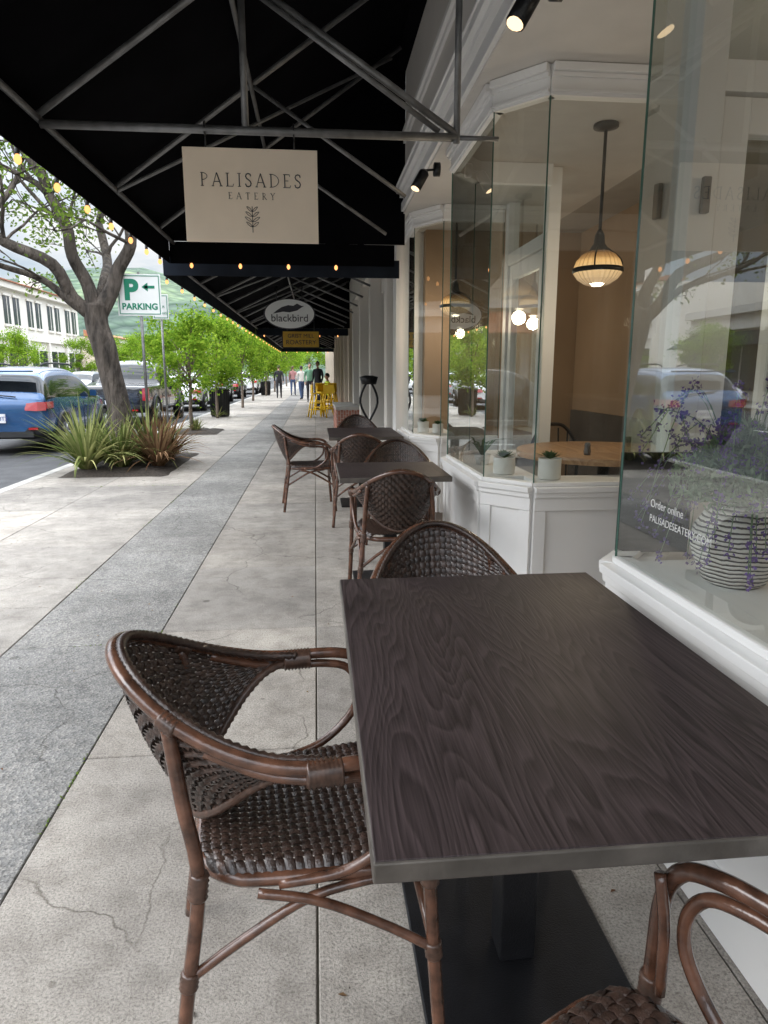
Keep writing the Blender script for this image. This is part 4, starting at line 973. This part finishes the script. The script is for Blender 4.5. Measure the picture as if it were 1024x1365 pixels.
# ---------------------------------------------------------------- people
m_skin=M('skin',(.45,.27,.19),.55,var=.05)
def person(name,loc,deg,shirt,pants,hairc,pose='walk',scale=1.0):
    sk_=m_skin; J={}; E=[]; Vv=[];R=[]
    def a(k,p,r_): J[k]=len(Vv); Vv.append(p); R.append(r_)
    sit=pose=='sit'; dz=-.43 if sit else 0
    a('pel',(0,0,.97+dz),.135); a('wai',(0,.01,1.12+dz),.12); a('che',(0,.0,1.32+dz),.145); a('nek',(0,-.01,1.50+dz),.055); a('hed',(0,.01,1.58+dz),.05)
    E+=[('pel','wai'),('wai','che'),('che','nek'),('nek','hed')]
    for s,n_ in ((-1,'l'),(1,'r')):
        sw=s*(.18 if pose=='walk' else .03)
        a(n_+'sh',(s*.18,0,1.43+dz),.062)
        if sit: a(n_+'el',(s*.22,.05,1.17+dz),.045); a(n_+'wr',(s*.14,.27,1.08+dz),.03); a(n_+'ha',(s*.12,.33,1.07+dz),.032)
        else: a(n_+'el',(s*.23,-.02-sw*.5,1.15),.045); a(n_+'wr',(s*.23,.08-sw,.92),.03); a(n_+'ha',(s*.225,.10-sw*1.1,.85),.034)
        a(n_+'hip',(s*.095,0,.92+dz),.098)
        if sit: a(n_+'kn',(s*.12,.42,.50),.065); a(n_+'ca',(s*.12,.42,.34),.058); a(n_+'an',(s*.12,.40,.08),.04); a(n_+'to',(s*.13,.56,.035),.035)
        else:
            k=s*(.20 if pose=='walk' else .02)
            a(n_+'kn',(s*.10,.04+k*.6,.51),.066); a(n_+'ca',(s*.10,.0+k*.7,.36),.06); a(n_+'an',(s*.10,-.03+k,.09+(.05 if k<-.1 else 0)),.04); a(n_+'to',(s*.11,.12+k,.035),.035)
        E+=[('che',n_+'sh'),(n_+'sh',n_+'el'),(n_+'el',n_+'wr'),(n_+'wr',n_+'ha'),('pel',n_+'hip'),(n_+'hip',n_+'kn'),(n_+'kn',n_+'ca'),(n_+'ca',n_+'an'),(n_+'an',n_+'to')]
    me=bpy.data.meshes.new('sk'); me.from_pydata(Vv,[(J[x],J[y]) for x,y in E],[]); ob=bpy.data.objects.new('sk',me); S.collection.objects.link(ob)
    md=ob.modifiers.new('Skin','SKIN'); 
    for i,r_ in enumerate(R): me.skin_vertices[0].data[i].radius=(r_,r_)
    me.skin_vertices[0].data[0].use_root=True
    ob.modifiers.new('ss','SUBSURF').levels=2
    bpy.context.view_layer.update(); dg=bpy.context.evaluated_depsgraph_get(); nm=bpy.data.meshes.new_from_object(ob.evaluated_get(dg))
    bpy.data.objects.remove(ob)
    nm.materials.clear()
    for mt in (shirt,pants,sk_,m_black): nm.materials.append(mt)
    for p in nm.polygons:
        c=p.center; i=0
        if c.z<.10: i=3
        elif c.z<.98+dz and not (abs(c.x)>.185 and not sit): i=1
        if sit and c.z<.62 and c.y>.1: i=1 if c.z>.10 else 3
        if (not sit and abs(c.x)>.185 and c.z<.93) or (sit and c.y>.26 and c.z>.6): i=2
        if c.z>1.49+dz: i=2
        p.material_index=i; p.use_smooth=True
    e=empty(name,loc,(0,0,rad(deg))); e.scale=(scale,)*3
    place(nm,'body',e)
    m=MB(); hz=1.66+dz
    V=[];F=[];nu,nv=14,10
    for j in range(nv+1):
        ph=math.pi*j/nv
        for i in range(nu):
            th=2*math.pi*i/nu; x=.073*math.sin(ph)*math.cos(th); y=.092*math.sin(ph)*math.sin(th); z=.115*math.cos(ph)
            if z<-.03: x*=.88; y=y*.85+.008
            V.append((x,y+.01,hz+z))
    for j in range(nv):
        for i in range(nu): F.append((j*nu+i,(j+1)*nu+i,(j+1)*nu+(i+1)%nu,j*nu+(i+1)%nu))
    m.add(V,F,sk_,True)
    m.tube([(0,.098,hz+.01),(0,.118,hz-.018),(0,.10,hz-.028)],[.008,.014,.01],sk_,6)
    m.box(-.022,.022,.088,.096,hz-.058,hz-.050,m_tail)
    for s in (-1,1): m.tube([(s*.072,.005,hz+.02),(s*.08,.0,hz-.005),(s*.072,.008,hz-.03)],[.01,.014,.008],sk_,6); m.box(s*.03-.01,s*.03+.01,.094,.10,hz+.0,hz+.008,m_ink)
    V2=[];F2=[]
    for j in range(nv+1):
        ph=math.pi*j/nv
        for i in range(nu):
            th=2*math.pi*i/nu; fr_=max(0,math.sin(th)); pz=math.cos(ph); lim=-.35+1.0*fr_; pz=max(pz,lim)
            sp_=math.sqrt(max(0,1-pz*pz)) if j<nv else 0
            V2.append((.083*sp_*math.cos(th),.102*sp_*math.sin(th)+.002,hz+.012+.122*pz))
    for j in range(nv):
        for i in range(nu): F2.append((j*nu+i,(j+1)*nu+i,(j+1)*nu+(i+1)%nu,j*nu+(i+1)%nu))
    m.add(V2,F2,hairc,True)
    for s,n_ in ((-1,'l'),(1,'r')):
        h=Vector(Vv[J[n_+'ha']]); w_=Vector(Vv[J[n_+'wr']]); d=(h-w_).normalized()
        for k in range(4):
            o1=h+Vector((0,(k-1.5)*.018,0)) if not sit else h+Vector(((k-1.5)*.018,0,0)); l=(.07,.08,.075,.06)[k]
            m.tube([o1,o1+d*l*.6,o1+d*l+Vector((-s*.012,0,-.005 if sit else 0))],[.009,.0085,.007],sk_,6)
        m.tube([h+Vector((0,.03,.02)),h+Vector((-s*.01,.05,-.02)),h+Vector((-s*.015,.05,-.045))],[.011,.01,.008],sk_,6)
    m.build('head_and_hands',e)
    return e
m_shb=M('black_cloth',(.02,.02,.025),.9); m_shp=M('pink_cloth',(.45,.22,.22),.9); m_shg=M('green_cloth',(.12,.25,.16),.9); m_jean=M('denim',(.05,.08,.16),.9); m_hiv=M('hi_vis_cloth',(.55,.75,.05),.9); m_hair=M('dark_hair',(.02,.014,.01),.6); m_hairb=M('brown_hair',(.10,.06,.03),.6)
try:
    person('pedestrian',(-1.95,38,0),4,m_shb,m_shb,m_hair,'walk',1.0)
    person('pedestrian',(-1.35,43,0),-3,m_shp,m_jean,m_hairb,'walk',1.0)
    person('pedestrian',(-.25,33,0),185,m_shg,m_shb,m_hair,'stand',1.02)
    person('pedestrian',(.12,30,0),150,m_shb,m_shb,m_hairb,'stand',1.04)
    person('pedestrian',(-.7,36,0),20,m_cream,m_jean,m_hair,'walk',.97)
    person('seated_man',(.45,26,0),110,m_hiv,m_shb,m_hair,'sit',1.0)
    m=MB(); m.box(-.2,.2,-.2,.2,.40,.44,m_black)
    for sx in (-.17,.17):
        for sy in (-.17,.17): m.tube([(sx,sy,0),(sx,sy,.40)],.014,m_black,6)
    m.tube([(-.17,-.19,.44),(-.17,-.22,.85),(.17,-.22,.85),(.17,-.19,.44)],.014,m_black,6,2)
    m.build('black_cafe_chair',None,(.45,26,0),(0,0,rad(110)))
except Exception as ex:
    print('PERSON ERR',ex)
print('done')
